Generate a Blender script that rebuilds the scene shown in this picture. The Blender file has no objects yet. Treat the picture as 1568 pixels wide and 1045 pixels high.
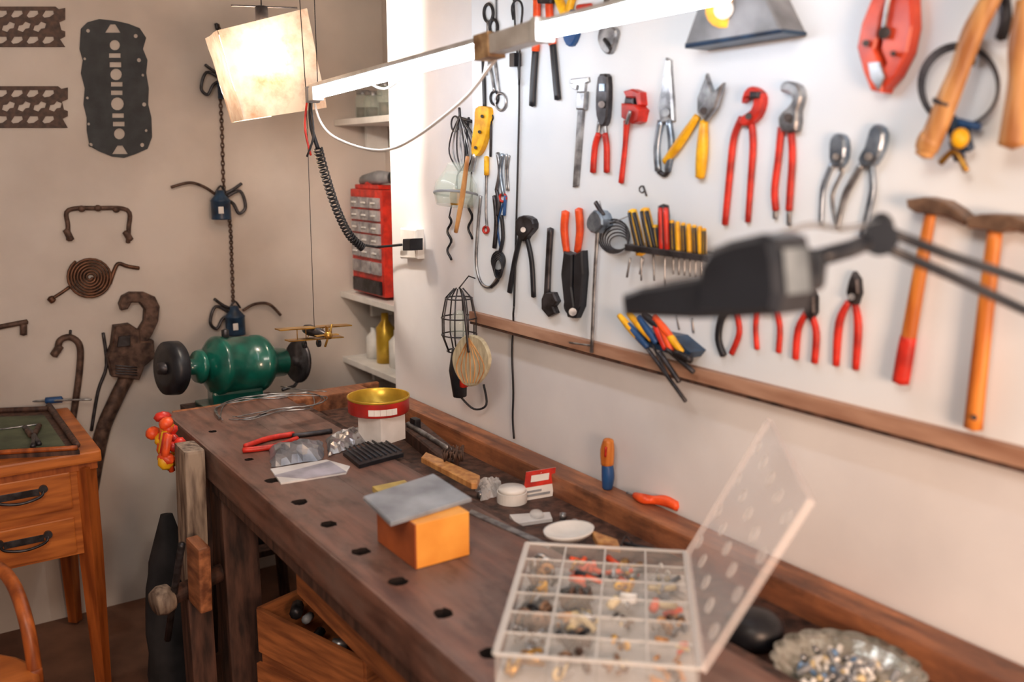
import bpy, bmesh, math, random
from mathutils import Vector, Matrix, Euler
from mathutils.geometry import tessellate_polygon
random.seed(7)
F=1400.0; CX,CY=784.0,522.5
PIT=math.radians(11.0); YAW=math.radians(34.3)
CAM=Vector((0,0,1.55))
HV=Vector((math.sin(YAW),math.cos(YAW),0)); RV=Vector((math.cos(YAW),-math.sin(YAW),0))
FW=HV*math.cos(PIT)+Vector((0,0,-math.sin(PIT))); UP=HV*math.sin(PIT)+Vector((0,0,math.cos(PIT)))
def ray(x,y): return FW+RV*((x-CX)/F)+UP*((CY-y)/F)
AX={'X':0,'Y':1,'Z':2}
SG={'X':-1,'Y':-1,'Z':1}
BW=('Y',3.30); RW=('X',1.27); BD=('X',1.25); BT=('Z',0.85); DT=('Z',0.75)
def P(pl,x,y,off=0.0):
    a=AX[pl[0]]; r=ray(x,y); v=pl[1]+SG[pl[0]]*off
    return CAM+r*((v-CAM[a])/r[a])
def at(x,y,t): return CAM+ray(x,y)*t
def depth(p): return (p-CAM).dot(FW)
def pxr(p,r): return r*depth(p)/F
def frame(pl):
    if pl[0]=='X': return Vector((0,-1,0)),Vector((0,0,1)),Vector((-1,0,0)),Vector((pl[1],0,0))
    if pl[0]=='Y': return Vector((1,0,0)),Vector((0,0,1)),Vector((0,-1,0)),Vector((0,pl[1],0))
    return Vector((1,0,0)),Vector((0,1,0)),Vector((0,0,1)),Vector((0,0,pl[1]))
def cr(pts,n=4,closed=False):
    L=len(pts)
    if L<3 and not closed:
        return [tuple(pts[0][k]+(pts[1][k]-pts[0][k])*i/n for k in range(len(pts[0]))) for i in range(n+1)]
    out=[]
    for i in range(L if closed else L-1):
        g=(lambda j:pts[j%L]) if closed else (lambda j:pts[max(0,min(L-1,j))])
        a,b,c,d=g(i-1),g(i),g(i+1),g(i+2)
        for s in range(n):
            t=s/n
            out.append(tuple(0.5*((2*b[k])+(-a[k]+c[k])*t+(2*a[k]-5*b[k]+4*c[k]-d[k])*t*t+(-a[k]+3*b[k]-3*c[k]+d[k])*t**3) for k in range(len(b))))
    if not closed: out.append(tuple(pts[-1]))
    return out
# ---------------- materials
def lin(c):
    r=[]
    for v in c:
        v/=255.0
        r.append(v/12.92 if v<=0.04045 else ((v+0.055)/1.055)**2.4)
    return (r[0],r[1],r[2],1)
def mat(name,c,rough=.5,metal=0,c2=None,scale=12,bump=0,stretch=(1,1,1),trans=0,alpha=1,emit=0,ior=1.45,detail=4,lo=.35,hi=.65,coat=0):
    m=bpy.data.materials.new(name); m.use_nodes=True; nt=m.node_tree; b=nt.nodes['Principled BSDF']
    b.inputs['Roughness'].default_value=rough; b.inputs['Metallic'].default_value=metal
    b.inputs['Base Color'].default_value=lin(c)
    b.inputs['Transmission Weight'].default_value=trans; b.inputs['Alpha'].default_value=alpha; b.inputs['IOR'].default_value=ior
    b.inputs['Coat Weight'].default_value=coat
    if emit:
        b.inputs['Emission Color'].default_value=lin(c); b.inputs['Emission Strength'].default_value=emit
    if c2 is None and not emit and alpha==1: c2=tuple(v*.72 for v in c)
    if c2 is not None:
        tc=nt.nodes.new('ShaderNodeTexCoord'); mp=nt.nodes.new('ShaderNodeMapping'); mp.inputs['Scale'].default_value=stretch
        nz=nt.nodes.new('ShaderNodeTexNoise'); nz.inputs['Scale'].default_value=scale; nz.inputs['Detail'].default_value=detail
        rp=nt.nodes.new('ShaderNodeValToRGB'); rp.color_ramp.elements[0].color=lin(c2); rp.color_ramp.elements[1].color=lin(c)
        rp.color_ramp.elements[0].position=lo; rp.color_ramp.elements[1].position=hi
        nt.links.new(tc.outputs['Object'],mp.inputs[0]); nt.links.new(mp.outputs[0],nz.inputs['Vector']); nt.links.new(nz.outputs[0],rp.inputs[0]); nt.links.new(rp.outputs[0],b.inputs['Base Color'])
        if bump:
            bp=nt.nodes.new('ShaderNodeBump'); bp.inputs['Strength'].default_value=bump; bp.inputs['Distance'].default_value=.006
            nt.links.new(nz.outputs[0],bp.inputs['Height']); nt.links.new(bp.outputs[0],b.inputs['Normal'])
    return m
STEEL=mat('steel',(184,186,188),.34,.85,c2=(112,112,115),scale=34)
BSTEEL=mat('blued_steel',(168,182,196),.33,.85,c2=(108,120,134),scale=34)
DST=mat('dark_steel',(82,80,84),.4,.7,c2=(46,43,44),scale=30)
HAM=mat('aged_hammer_steel',(150,120,98),.45,.6,c2=(88,68,58),scale=25)
RUST=mat('rusty_iron',(108,84,72),.6,.4,c2=(58,42,36),scale=40,bump=.3)
BLK=mat('black_plastic',(34,36,42),.4,c2=(20,21,26),scale=25)
GRY=mat('gray_plastic',(150,153,158),.5)
BLKSOFT=mat('lamp_black',(42,46,54),.3,c2=(32,35,42))
LGREY=mat('lamp_glass_and_sheen',(140,152,160),.2,c2=(94,104,112),scale=14)
RED=mat('red_grip',(216,52,36),.38,c2=(160,36,28),scale=34)
ORG=mat('orange_grip',(242,92,38),.38,c2=(200,66,30),scale=34)
RORG=mat('red_orange_cast',(222,84,50),.35,c2=(182,56,36),scale=20)
YEL=mat('yellow_grip',(248,194,34),.38,c2=(212,150,24),scale=34)
BLUE=mat('blue_grip',(40,84,140),.4)
DBLUE=mat('dark_blue_enamel',(36,66,96),.35,c2=(22,36,54),scale=25)
WHT=mat('white_plastic',(238,236,232),.45,c2=(215,213,208))
OWOOD=mat('handle_wood',(228,142,58),.4,c2=(176,92,32),scale=8,stretch=(7,7,1))
TWOOD=mat('turned_wood',(210,158,98),.4,c2=(160,104,58),scale=8,stretch=(7,7,1))
PAPERW=mat('paper',(228,226,224),.7,c2=(200,196,192),scale=10)
BRASS=mat('brass',(205,160,75),.3,.8,c2=(140,100,45),scale=30)
GREEN=mat('green_enamel',(12,92,78),.28,c2=(8,60,52),scale=14,coat=.5)
DWOOD=mat('old_dark_wood',(96,66,54),.6,c2=(46,32,28),scale=9,stretch=(5,5,1),bump=.3)
GWOOD=mat('grey_worn_wood',(160,142,124),.7,c2=(80,64,56),scale=9,stretch=(6,6,1),bump=.5)
DESKW=mat('desk_wood',(200,116,52),.38,c2=(150,78,32),scale=5,stretch=(1,4,9),bump=.1)
DESKV=mat('desk_leg_wood',(180,96,42),.38,c2=(128,62,25),scale=5,stretch=(9,9,1),bump=.1)
CRATE=mat('crate_wood',(184,112,64),.6,c2=(122,70,40),scale=6,stretch=(1,1,9),bump=.2)
TRIMW=mat('strip_wood',(184,146,122),.6,c2=(150,110,88),scale=6,stretch=(6,1,6))
def benchmat(name,ca,cb,cc,st=(12,1.2,12),spk=.45):
    m=bpy.data.materials.new(name); m.use_nodes=True; nt=m.node_tree; b=nt.nodes['Principled BSDF']; b.inputs['Roughness'].default_value=.44
    tc=nt.nodes.new('ShaderNodeTexCoord'); mp=nt.nodes.new('ShaderNodeMapping'); mp.inputs['Scale'].default_value=st
    m2=nt.nodes.new('ShaderNodeMapping'); m2.inputs['Scale'].default_value=(1,.45,1)
    n1=nt.nodes.new('ShaderNodeTexNoise'); n1.inputs['Scale'].default_value=4; n1.inputs['Detail'].default_value=9
    n2=nt.nodes.new('ShaderNodeTexNoise'); n2.inputs['Scale'].default_value=5; n2.inputs['Detail'].default_value=10; n2.inputs['Roughness'].default_value=.7
    n3=nt.nodes.new('ShaderNodeTexNoise'); n3.inputs['Scale'].default_value=17; n3.inputs['Detail'].default_value=8; n3.inputs['Roughness'].default_value=.65
    r1=nt.nodes.new('ShaderNodeValToRGB'); r1.color_ramp.elements[0].color=lin(ca); r1.color_ramp.elements[1].color=lin(cb); r1.color_ramp.elements[0].position=.35; r1.color_ramp.elements[1].position=.65
    r2=nt.nodes.new('ShaderNodeValToRGB'); r2.color_ramp.elements[0].position=.45; r2.color_ramp.elements[1].position=.66
    r3=nt.nodes.new('ShaderNodeValToRGB'); r3.color_ramp.elements[0].position=.50; r3.color_ramp.elements[1].position=.78
    mx=nt.nodes.new('ShaderNodeMix'); mx.data_type='RGBA'; mx.inputs[7].default_value=lin(cc)
    m3=nt.nodes.new('ShaderNodeMix'); m3.data_type='RGBA'; m3.inputs[7].default_value=lin((52,36,32))
    L=nt.links.new
    L(tc.outputs['Object'],mp.inputs[0]); L(mp.outputs[0],n1.inputs['Vector']); L(tc.outputs['Object'],m2.inputs[0]); L(m2.outputs[0],n2.inputs['Vector']); L(m2.outputs[0],n3.inputs['Vector'])
    L(n1.outputs[0],r1.inputs[0]); L(n2.outputs[0],r2.inputs[0]); L(n3.outputs[0],r3.inputs[0]); L(r2.outputs[0],mx.inputs[0]); L(r1.outputs[0],mx.inputs[6])
    L(mx.outputs[2],m3.inputs[6]); L(r3.outputs[0],m3.inputs[0]); L(m3.outputs[2],b.inputs['Base Color'])
    mr=nt.nodes.new('ShaderNodeMapRange'); mr.inputs[3].default_value=.3; mr.inputs[4].default_value=.62; L(n2.outputs[0],mr.inputs[0]); L(mr.outputs[0],b.inputs['Roughness'])
    bp=nt.nodes.new('ShaderNodeBump'); bp.inputs['Strength'].default_value=.4; bp.inputs['Distance'].default_value=.002
    L(n1.outputs[0],bp.inputs['Height']); L(bp.outputs[0],b.inputs['Normal'])
    return m
BENCH=benchmat('bench_wood',(92,62,52),(128,90,76),(122,102,94))
RAIL=benchmat('bench_rail_wood',(118,70,46),(182,118,78),(112,72,54))
HOLEM=mat('hole_shade_dark',(34,24,21),.9,c2=(22,15,13))  # shade inside the dog holes, painted as near-black walls and floor
FLOORM=mat('floor_concrete',(120,82,62),.6,c2=(82,54,40),scale=5,bump=.1)
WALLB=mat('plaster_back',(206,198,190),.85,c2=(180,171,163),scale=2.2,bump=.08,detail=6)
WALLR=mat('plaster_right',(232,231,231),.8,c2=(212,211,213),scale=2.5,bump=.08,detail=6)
BOARD=mat('painted_board',(230,236,240),.55,c2=(214,223,231),scale=2.5,detail=3)
CEIL=mat('ceiling_paint',(215,210,205),.9)
GASK=mat('black_gasket',(50,54,58),.6,c2=(34,37,42),scale=20)
BRG=mat('brown_gasket',(86,64,54),.6,c2=(56,42,36),scale=60)
LEAF=mat('cream_fan',(205,196,165),.6,c2=(168,156,128),scale=30,stretch=(1,4,1))
FOIL=mat('foil',(205,208,212),.28,.75,c2=(140,142,146),scale=25,bump=.8)
SLABM=mat('grey_slab',(158,166,174),.3,c2=(112,118,126),scale=10)
BLOCK=mat('wood_block_lit',(246,172,76),.5,c2=(228,146,56),scale=10)
BLOCKD=mat('wood_block_shaded',(176,92,48),.5,c2=(130,64,34),scale=10)  # same wood in a darker colour, paints shade on the left side
TINR=mat('tin_red',(196,46,38),.35)
TINY=mat('tin_gold',(222,184,66),.3,.5,c2=(176,138,45))
CLEAR=mat('clear_plastic',(240,240,238),.1,alpha=.12,c2=None)
CLEAR2=mat('clear_plastic_rim',(244,242,238),.15,alpha=.40,c2=None)
LIDM=mat('lid_plastic',(250,244,242),.15,alpha=.24,c2=None)
GLASSM=mat('glass_ware',(215,228,215),.05,alpha=.28,c2=None)
SMALLB=mat('cream_bits',(225,205,160),.5)
FELT=mat('desk_pad',(96,104,80),.7,c2=(70,78,60))
SILV=mat('silver_tray',(220,220,210),.25,.9,c2=(160,160,148),scale=40,bump=.6)
BLUEP=mat('pale_blue',(120,160,205),.4)
TUBE=mat('tube_glow',(236,242,252),emit=25)
COPPER=mat('copper_coil',(120,84,64),.45,.7,c2=(70,50,40),scale=30)
# ---------------- builder
class B:
    def __init__(s,name): s.n=name; s.v=[]; s.f=[]; s.mi=[]; s.sm=[]; s.ms=[]
    def add(s,vs,fs,m,smooth=False):
        o=len(s.v); s.v+= [tuple(v) for v in vs]
        if m not in s.ms: s.ms.append(m)
        k=s.ms.index(m)
        for f in fs: s.f.append([i+o for i in f]); s.mi.append(k); s.sm.append(smooth)
    def box(s,c,sz,m,rot=None,bev=0.0015):
        bm=bmesh.new(); bmesh.ops.create_cube(bm,size=1)
        for v in bm.verts: v.co=Vector((v.co.x*sz[0],v.co.y*sz[1],v.co.z*sz[2]))
        if bev: bmesh.ops.bevel(bm,geom=bm.edges[:],offset=min(bev,min(sz)*.4),segments=2,affect='EDGES',profile=.7)
        R=rot.to_matrix() if isinstance(rot,Euler) else (rot if rot else Matrix.Identity(3))
        c=Vector(c); bm.verts.ensure_lookup_table()
        s.add([R@v.co+c for v in bm.verts],[[v.index for v in f.verts] for f in bm.faces],m); bm.free()
    def tube(s,pts,r,m,seg=8,smooth=True,nrm=None,flat=1.0,closed=False):
        pts=[Vector(p) for p in pts]; n=len(pts)
        if not isinstance(r,(list,tuple)): r=[r]*n
        vs=[];fs=[]; up=None
        for i,p in enumerate(pts):
            if closed: t=(pts[(i+1)%n]-pts[i-1])
            else: t=pts[min(n-1,i+1)]-pts[max(0,i-1)]
            if t.length<1e-9: t=Vector((0,0,1))
            t.normalize()
            if up is None:
                up=Vector((0,0,1)) if abs(t.z)<.9 else Vector((1,0,0))
                if nrm is not None and abs(t.dot(nrm))<.95: up=nrm.copy()
            up=(up-t*up.dot(t))
            if up.length<1e-6: up=t.orthogonal()
            up.normalize(); sd=t.cross(up)
            for k in range(seg):
                a=2*math.pi*k/seg
                o=(up*math.sin(a)+sd*math.cos(a))*r[i]
                if nrm is not None and flat!=1: o-=nrm*o.dot(nrm)*(1-flat)
                vs.append(p+o)
        for i in range(n if closed else n-1):
            j=(i+1)%n
            for k in range(seg):
                k2=(k+1)%seg
                fs.append([i*seg+k,i*seg+k2,j*seg+k2,j*seg+k])
        if not closed:
            c0=len(vs); vs.append(pts[0]-(pts[1]-pts[0]).normalized()*r[0]*.35); c1=len(vs); vs.append(pts[-1]+(pts[-1]-pts[-2]).normalized()*r[-1]*.35)
            for k in range(seg):
                k2=(k+1)%seg; fs.append([c0,k2,k]); b0=(n-1)*seg; fs.append([c1,b0+k,b0+k2])
        s.add(vs,fs,m,smooth)
    def cyl(s,p0,p1,r0,m,r1=None,seg=20): 
        r1=r0 if r1 is None else r1
        s.lathe(p0,Vector(p1)-Vector(p0),[(0,0),(r0,0),(r1,(Vector(p1)-Vector(p0)).length),(0,(Vector(p1)-Vector(p0)).length)],m,seg,False)
    def lathe(s,o,ax,prof,m,seg=24,smooth=True,sc=None):
        o=Vector(o); ax=Vector(ax).normalized(); u=ax.orthogonal().normalized(); w=ax.cross(u)
        vs=[];fs=[]
        for r,h in prof:
            for k in range(seg):
                a=2*math.pi*k/seg; v=u*math.cos(a)*max(r,1e-5)+w*math.sin(a)*max(r,1e-5)
                if sc: v=Vector((v.x*sc[0],v.y*sc[1],v.z*sc[2]))
                vs.append(o+ax*h+v)
        for i in range(len(prof)-1):
            for k in range(seg):
                k2=(k+1)%seg; fs.append([i*seg+k,i*seg+k2,(i+1)*seg+k2,(i+1)*seg+k])
        s.add(vs,fs,m,smooth)
    def ell(s,c,rr,m,rot=None,seg=16):
        vs=[];fs=[];n=seg//2; R=rot.to_matrix() if rot else Matrix.Identity(3); c=Vector(c)
        for i in range(n+1):
            th=math.pi*i/n
            for k in range(seg):
                a=2*math.pi*k/seg; vs.append(c+R@Vector((rr[0]*math.sin(th)*math.cos(a),rr[1]*math.sin(th)*math.sin(a),rr[2]*math.cos(th))))
        for i in range(n):
            for k in range(seg):
                k2=(k+1)%seg; fs.append([i*seg+k,(i+1)*seg+k,(i+1)*seg+k2,i*seg+k2])
        s.add(vs,fs,m,True)
    def holed(s,x0,x1,y0,y1,hc,hr,z0,z1,m):
        cx,cy=hc
        angs=[2*math.pi*(k+.13)/12 for k in range(12)]+[math.atan2(b-cy,a-cx)%(2*math.pi) for a in (x0,x1) for b in (y0,y1)]
        angs=sorted(a%(2*math.pi) for a in angs); n=len(angs); vs=[];fs=[];fh=[]
        inn=[];outp=[]
        for a in angs:
            c,d=math.cos(a),math.sin(a); ts=[]
            if c>1e-9: ts.append((x1-cx)/c)
            if c<-1e-9: ts.append((x0-cx)/c)
            if d>1e-9: ts.append((y1-cy)/d)
            if d<-1e-9: ts.append((y0-cy)/d)
            t=min(ts); outp.append((cx+c*t,cy+d*t)); k=hr*random.uniform(.87,1.13)/max(abs(c),abs(d))**.6; inn.append((cx+c*k,cy+d*k))
        for q,z in ((outp,z1),(inn,z1),(inn,z0),(outp,z0)): vs+=[(x,y,z) for x,y in q]
        for i in range(n):
            j=(i+1)%n
            for L in (0,2): fs.append([L*n+i,L*n+j,(L+1)*n+j,(L+1)*n+i])
            fh.append([n+i,n+j,2*n+j,2*n+i])
        s.add(vs,fs,m); s.add(vs,fh,HOLEM)
        s.add([(x,y,z0+.002) for x,y in inn],[list(range(n))],HOLEM)
    def poly(s,pl,uv,m,d0,d1,holes=(),bev=.0012):
        lx,ly,nn,o=frame(pl)
        def area(q): return sum(q[i][0]*q[(i+1)%len(q)][1]-q[(i+1)%len(q)][0]*q[i][1] for i in range(len(q)))
        if area(uv)<0: uv=uv[::-1]
        hs=[h if area(h)<0 else h[::-1] for h in holes]
        def inset(q,b):
            out=[];n=len(q)
            for i in range(n):
                a=Vector(q[i-1]);c=Vector(q[i]);d=Vector(q[(i+1)%n])
                e1=(c-a);e2=(d-c)
                if e1.length<1e-7 or e2.length<1e-7: out.append(tuple(c)); continue
                e1.normalize();e2.normalize()
                n1=Vector((-e1.y,e1.x));n2=Vector((-e2.y,e2.x)); k=n1+n2
                if k.length<1e-4: out.append(tuple(c)); continue
                k.normalize(); out.append(tuple(c+k*b/max(.5,k.dot(n1))))
            return out
        loops=[uv]+hs
        vs=[];fs=[]
        def w(q,d): return [o+lx*x+ly*y+nn*d for x,y in q]
        idx=[]
        for q in loops:
            n=len(q); a=len(vs); qi=inset(q,bev) if bev else q
            vs+=w(q,d0); b=len(vs); vs+=w(q,d1-bev); c=len(vs); vs+=w(qi,d1); idx.append((a,c,n))
            for i in range(n):
                j=(i+1)%n
                fs.append([a+i,a+j,b+j,b+i]); fs.append([b+i,b+j,c+j,c+i])
        tri=tessellate_polygon([[Vector((x,y,0)) for x,y in q] for q in loops])
        top=[];bot=[]
        for (a,c,n) in idx:
            bot+=list(range(a,a+n)); top+=list(range(c,c+n))
        for t in tri: fs.append([top[i] for i in t]); fs.append([bot[i] for i in t][::-1])
        s.add(vs,fs,m)
    def uv(s,pl,pts,off):
        lx,ly,nn,o=frame(pl); r=[]
        for p in pts:
            q=P(pl,p[0],p[1],off)-o; r.append((q.dot(lx),q.dot(ly)))
        return r
    def pp(s,pl,pts,m,th,off=0.0,holes=(),bev=.0012,sn=0):
        if sn: pts=cr(pts,sn,True)
        s.poly(pl,s.uv(pl,pts,off+th),m,off,off+th,[s.uv(pl,h,off+th) for h in holes],bev)
    def T(s,pl,pts,r,m,off=None,n=4,flat=1.0,seg=8,sm=True):
        q=[(p[0],p[1],p[2] if len(p)>2 else r) for p in pts]
        q=cr(q,n)
        nn=frame(pl)[2]; W=[];R=[]
        for x,y,rr in q:
            p=P(pl,x,y,0.01); rw=pxr(p,max(rr,.3)); of=(rw*flat if off is None else off)
            W.append(P(pl,x,y,of)); R.append(rw)
        s.tube(W,R,m,seg,True,nn,flat)
    def R(s,pl,cx,cy,rx,ry,r,m,off=None,a0=0,a1=360,flat=1,n=20):
        pts=[]
        full=abs(a1-a0)>=360
        k=n if full else n+1
        for i in range(k):
            a=math.radians(a0+(a1-a0)*i/n); pts.append((cx+rx*math.cos(a),cy-ry*math.sin(a)))
        nn=frame(pl)[2]; W=[];
        for x,y in pts:
            p=P(pl,x,y,.01); rw=pxr(p,r); W.append(P(pl,x,y,rw*flat if off is None else off))
        s.tube(W,rw,m,6,True,nn,flat,closed=full)
    def done(s,fix=True):
        me=bpy.data.meshes.new(s.n); 
        xs=[v[0] for v in s.v];ys=[v[1] for v in s.v];zs=[v[2] for v in s.v]
        c=Vector(((min(xs)+max(xs))/2,(min(ys)+max(ys))/2,(min(zs)+max(zs))/2))
        me.from_pydata([tuple(Vector(v)-c) for v in s.v],[],s.f)
        for m in s.ms: me.materials.append(m)
        for i,p in enumerate(me.polygons): p.material_index=s.mi[i]; p.use_smooth=s.sm[i]
        if fix:
            bm=bmesh.new(); bm.from_mesh(me); bmesh.ops.recalc_face_normals(bm,faces=bm.faces[:]); bm.to_mesh(me); bm.free()
        o=bpy.data.objects.new(s.n,me); o.location=c; bpy.context.scene.collection.objects.link(o); return o
# ================= ROOM
b=B('floor'); b.box((.1,.9,-.05),(3.6,5.2,.1),FLOORM,bev=0); b.done()
b=B('wall_back'); b.box((.1,3.36,1.3),(3.6,.12,2.6),WALLB,bev=0); b.done()
b=B('wall_right'); b.box((1.46,.505,1.3),(.38,4.01,2.6),WALLR,bev=.004); b.box((1.70,2.9,1.3),(.1,.8,2.6),WALLB,bev=0); b.done()
b=B('ceiling'); b.box((.1,1.6,2.65),(3.6,3.8,.1),CEIL,bev=0); b.done()
b=B('wall_left'); b.box((-1.65,1.6,1.3),(.1,3.8,2.6),WALLB,bev=0); b.done()
b=B('tool_board'); b.box((1.26,.62,1.885),(.02,2.78,1.43),BOARD,bev=.002); b.done()
b=B('trim_board_strip'); b.box((1.2525,.62,1.158),(.035,2.78,.026),TRIMW); b.box((1.2535,.62,1.141),(.033,2.78,.006),DWOOD); b.done()
# ================= WORKBENCH
b=B('workbench')
DH=[]
for (x,y) in [(345,658),(392,702),(428,734),(465,768),(505,803),(552,845),(605,892),(668,943),(738,1005)]:
    q=P(BT,x,y); DH.append(q.y)
DH=sorted(DH)
y=.10
for i,hy in enumerate(DH):
    y1=2.636 if i==len(DH)-1 else (hy+DH[i+1])/2
    b.holed(.612,.712,y,y1,(.661+random.uniform(-.004,.004),hy),.011 if hy>1.95 else .016,.765,.85,BENCH); y=y1
b.box((.622,1.368,.8072),(.034,2.536,.0845),BENCH,bev=.007)
b.box((.7505,1.368,.8075),(.077,2.536,.085),BENCH,bev=.0012)
b.holed(.789,.870,.1,2.25,(.83,2.13),.009,.765,.85,BENCH); b.holed(.789,.870,2.25,2.636,(.83,2.47),.012,.765,.85,BENCH)
b.box((.9125,1.368,.8075),(.084,2.536,.085),BENCH,bev=.0012)
b.box((.78,1.37,.745),(.33,2.4,.03),DWOOD)
b.box((1.075,1.37,.795),(.24,2.54,.02),DWOOD)
b.box((1.227,1.32,.805),(.066,2.44,.10),RAIL,bev=.006)
b.box((.95,2.645,.825),(.65,.02,.052),RAIL,bev=.005)
b.box((1.08,2.60,.825),(.25,.07,.056),RAIL,bev=.005)
b.box((.972,1.37,.80),(.03,2.5,.08),DWOOD)
for (x,y) in [(.665,2.25),(1.17,2.25),(.665,.4),(1.17,.4)]:
    b.box((x,y,.375),(.09,.10,.75),DWOOD,bev=.006)
b.box((.917,2.25,.14),(.42,.06,.08),DWOOD); b.box((.917,.4,.22),(.42,.06,.08),DWOOD)
b.box((1.17,1.3,.22),(.05,1.9,.09),DWOOD)
b.box((.70,1.33,.645),(.025,1.1,.12),CRATE); b.box((.85,1.33,.588),(.3,1.1,.012),CRATE); b.box((.85,1.88,.645),(.3,.02,.12),CRATE); b.box((.85,.79,.645),(.3,.02,.12),CRATE)
b.box((.565,2.27,.67),(.05,.10,.37),GWOOD,rot=Euler((0,.03,0)),bev=.008)
b.box((.555,2.25,.24),(.06,.085,.48),DWOOD,bev=.006)
b.box((.54,2.14,.57),(.03,.08,.17),RAIL,rot=Euler((.08,0,.1)),bev=.006)
b.cyl((.48,2.20,.50),(.66,2.25,.52),.022,DWOOD)
b.lathe((.47,2.20,.50),(.18,.05,.02),[(0,-.03),(.03,-.028),(.038,-.01),(.034,.012),(.02,.02)],GWOOD,16)
b.tube([(.49,2.3,.34),(.49,2.2,.50),(.49,2.08,.68)],.009,DST)
b.done()
b=B('orange_work_glove')
for i in range(15):
    c=(.55+random.uniform(-.03,.03),2.37+random.uniform(-.03,.06),.83+random.uniform(-.05,.07))
    b.ell(c,(random.uniform(.012,.024),random.uniform(.012,.024),random.uniform(.012,.026)),[RED,ORG,YEL][i%3],Euler((i,i*2,0)),8)
for k in range(4): b.tube([(.54,2.345+k*.016,.87),(.53,2.35+k*.016,.82),(.545,2.355+k*.016,.77)],[.01,.011,.008],[ORG,RED,YEL,ORG][k])
b.tube([(.56,2.36,.8),(.6,2.33,.79)],.008,RED)
b.done()
# ================= under bench
def crate(name,c,sz,rz,m,th=.012):
    b=B(name); R=Euler((0,0,rz)); M=R.to_matrix(); c=Vector(c); x,y,z=sz
    for o,s in [((0,0,-z/2+th/2),(x,y,th)),((x/2,0,0),(th,y,z)),((-x/2,0,0),(th,y,z)),((0,y/2,0),(x,th,z)),((0,-y/2,0),(x,th,z))]:
        b.box(c+M@Vector(o),s,m,rot=R)
    return b,M,c
b,M,c=crate('wooden_crate',(.87,1.93,.181),(.30,.39,.36),.35,CRATE); 
b.box(c+M@Vector((-.16,0,.12)),(.012,.41,.07),CRATE,rot=Euler((0,0,.35))); b.box(c+M@Vector((-.16,0,-.1)),(.012,.41,.07),CRATE,rot=Euler((0,0,.35))); b.done()
b,M,c=crate('wooden_tool_crate',(.86,1.93,.422),(.31,.38,.115),.30,CRATE)
for i in range(40):
    q=c+M@Vector((random.uniform(-.12,.12),random.uniform(-.15,.15),random.uniform(-.03,.05)))
    mm=random.choice([DST,BLUE,BLK,STEEL,RUST,DBLUE,GRY,RED])
    b.tube([q,q+Vector((random.uniform(-.05,.05),random.uniform(-.05,.05),random.uniform(-.015,.02)))],random.uniform(.006,.016),mm)
b.tube(cr([tuple(c+M@Vector((.07*math.cos(a)+.04,.06*math.sin(a)+.06,.07))) for a in (0,1.2,2.4,3.6,4.8,6.2)],4),.01,RED)
b.done()
b=B('cardboard_box'); 
cb=Vector((.74,1.48,.121)); Rz=Euler((0,0,.5)); CB=mat('cardboard',(206,186,158),.8)
b.box(cb,(.28,.30,.24),CB,rot=Rz)
b.box(cb+Rz.to_matrix()@Vector((-.18,0,.13)),(.12,.29,.004),CB,rot=Euler((0,.5,.5)),bev=0)
b.done()
# ================= DESK
b=B('writing_desk')
b.box((-.03,3.0,.733),(.94,.56,.034),DESKW,bev=.006)
b.box((-.03,3.0,.705),(.92,.53,.024),DESKV)
b.box((.225,2.99,.57),(.30,.50,.25),DESKW)
b.box((.225,2.742,.642),(.262,.02,.108),DESKW,bev=.004); b.box((.225,2.742,.508),(.262,.02,.108),DESKW,bev=.004)
for x in (.395,.07,-.46):
    for y in (2.755,3.24): 
        b.tube([(x,y,.70),(x,y,.44),(x,y,0.008)],[.034,.033,.022],DESKV,4,smooth=False)
b.box((.395,3.0,.57),(.02,.46,.25),DESKW)
for z in (.65,.515):
    b.tube(cr([(.165,2.73,z+.01),(.175,2.712,z-.004),(.225,2.705,z-.012),(.275,2.712,z-.004),(.285,2.73,z+.01)],4),.004,DST)
    for x in (.165,.285): b.cyl((x,2.735,z+.012),(x,2.722,z+.012),.011,DST)
    b.box((.225,2.731,z+.004),(.1,.002,.02),DST)
b.done()
b=B('glass_topped_tray')
b.pp(DT,[(-60,700),(75,693),(122,690),(75,622),(-40,628)],DWOOD,.012,0.0)
b.pp(DT,[(-40,690),(70,684),(100,682),(68,636),(-40,640)],FELT,.004,.012)
b.T(DT,[(75,622),(118,682)],5,DWOOD,off=.02); b.T(DT,[(-30,695),(118,686)],4,DESKV,off=.019)
b.T(DT,[(-30,630),(75,626)],4,DWOOD,off=.019)
b.T(DT,[(0,658),(60,650)],1.5,STEEL,off=.0185)
b.done()
b=B('hand_pliers'); b.T(DT,[(38,655),(52,668),(50,684)],4,DST,off=.022); b.T(DT,[(60,652),(50,668),(42,660)],4,RUST,off=.022); b.T(DT,[(52,668),(60,680)],4,DST,off=.022); b.done()
b=B('long_screwdriver'); b.T(DT,[(10,616),(75,614),(140,612)],1.6,STEEL,off=.03); b.T(DT,[(70,614),(95,612)],5,BLUE,off=.03); b.done()
b=B('bentwood_chair')
q=[at(-120,900,2.25),at(-60,872,2.2),at(-10,868,2.1),at(20,895,2.05),at(42,960,2.0),at(56,1045,2.0)]
e=q[-1]; q.append(Vector((e.x+.0,e.y,.44))); q.append(Vector((e.x+.01,e.y-.02,.01)))
b.tube(cr([tuple(v) for v in q],6),.015,DESKV,10)
sx=e.x-.2; sy=e.y-.02
b.lathe((sx,sy,.43),(0,0,1),[(0,0),(.19,0),(.205,.01),(.205,.03),(.19,.038),(0,.03)],DESKW,32)
for dx,dy in ((-.14,-.14),(-.14,.12),(.1,-.15)): b.tube([(sx+dx,sy+dy,.43),(sx+dx*1.2,sy+dy*1.2,.01)],[.016,.013],DESKV)
b.done()
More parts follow.
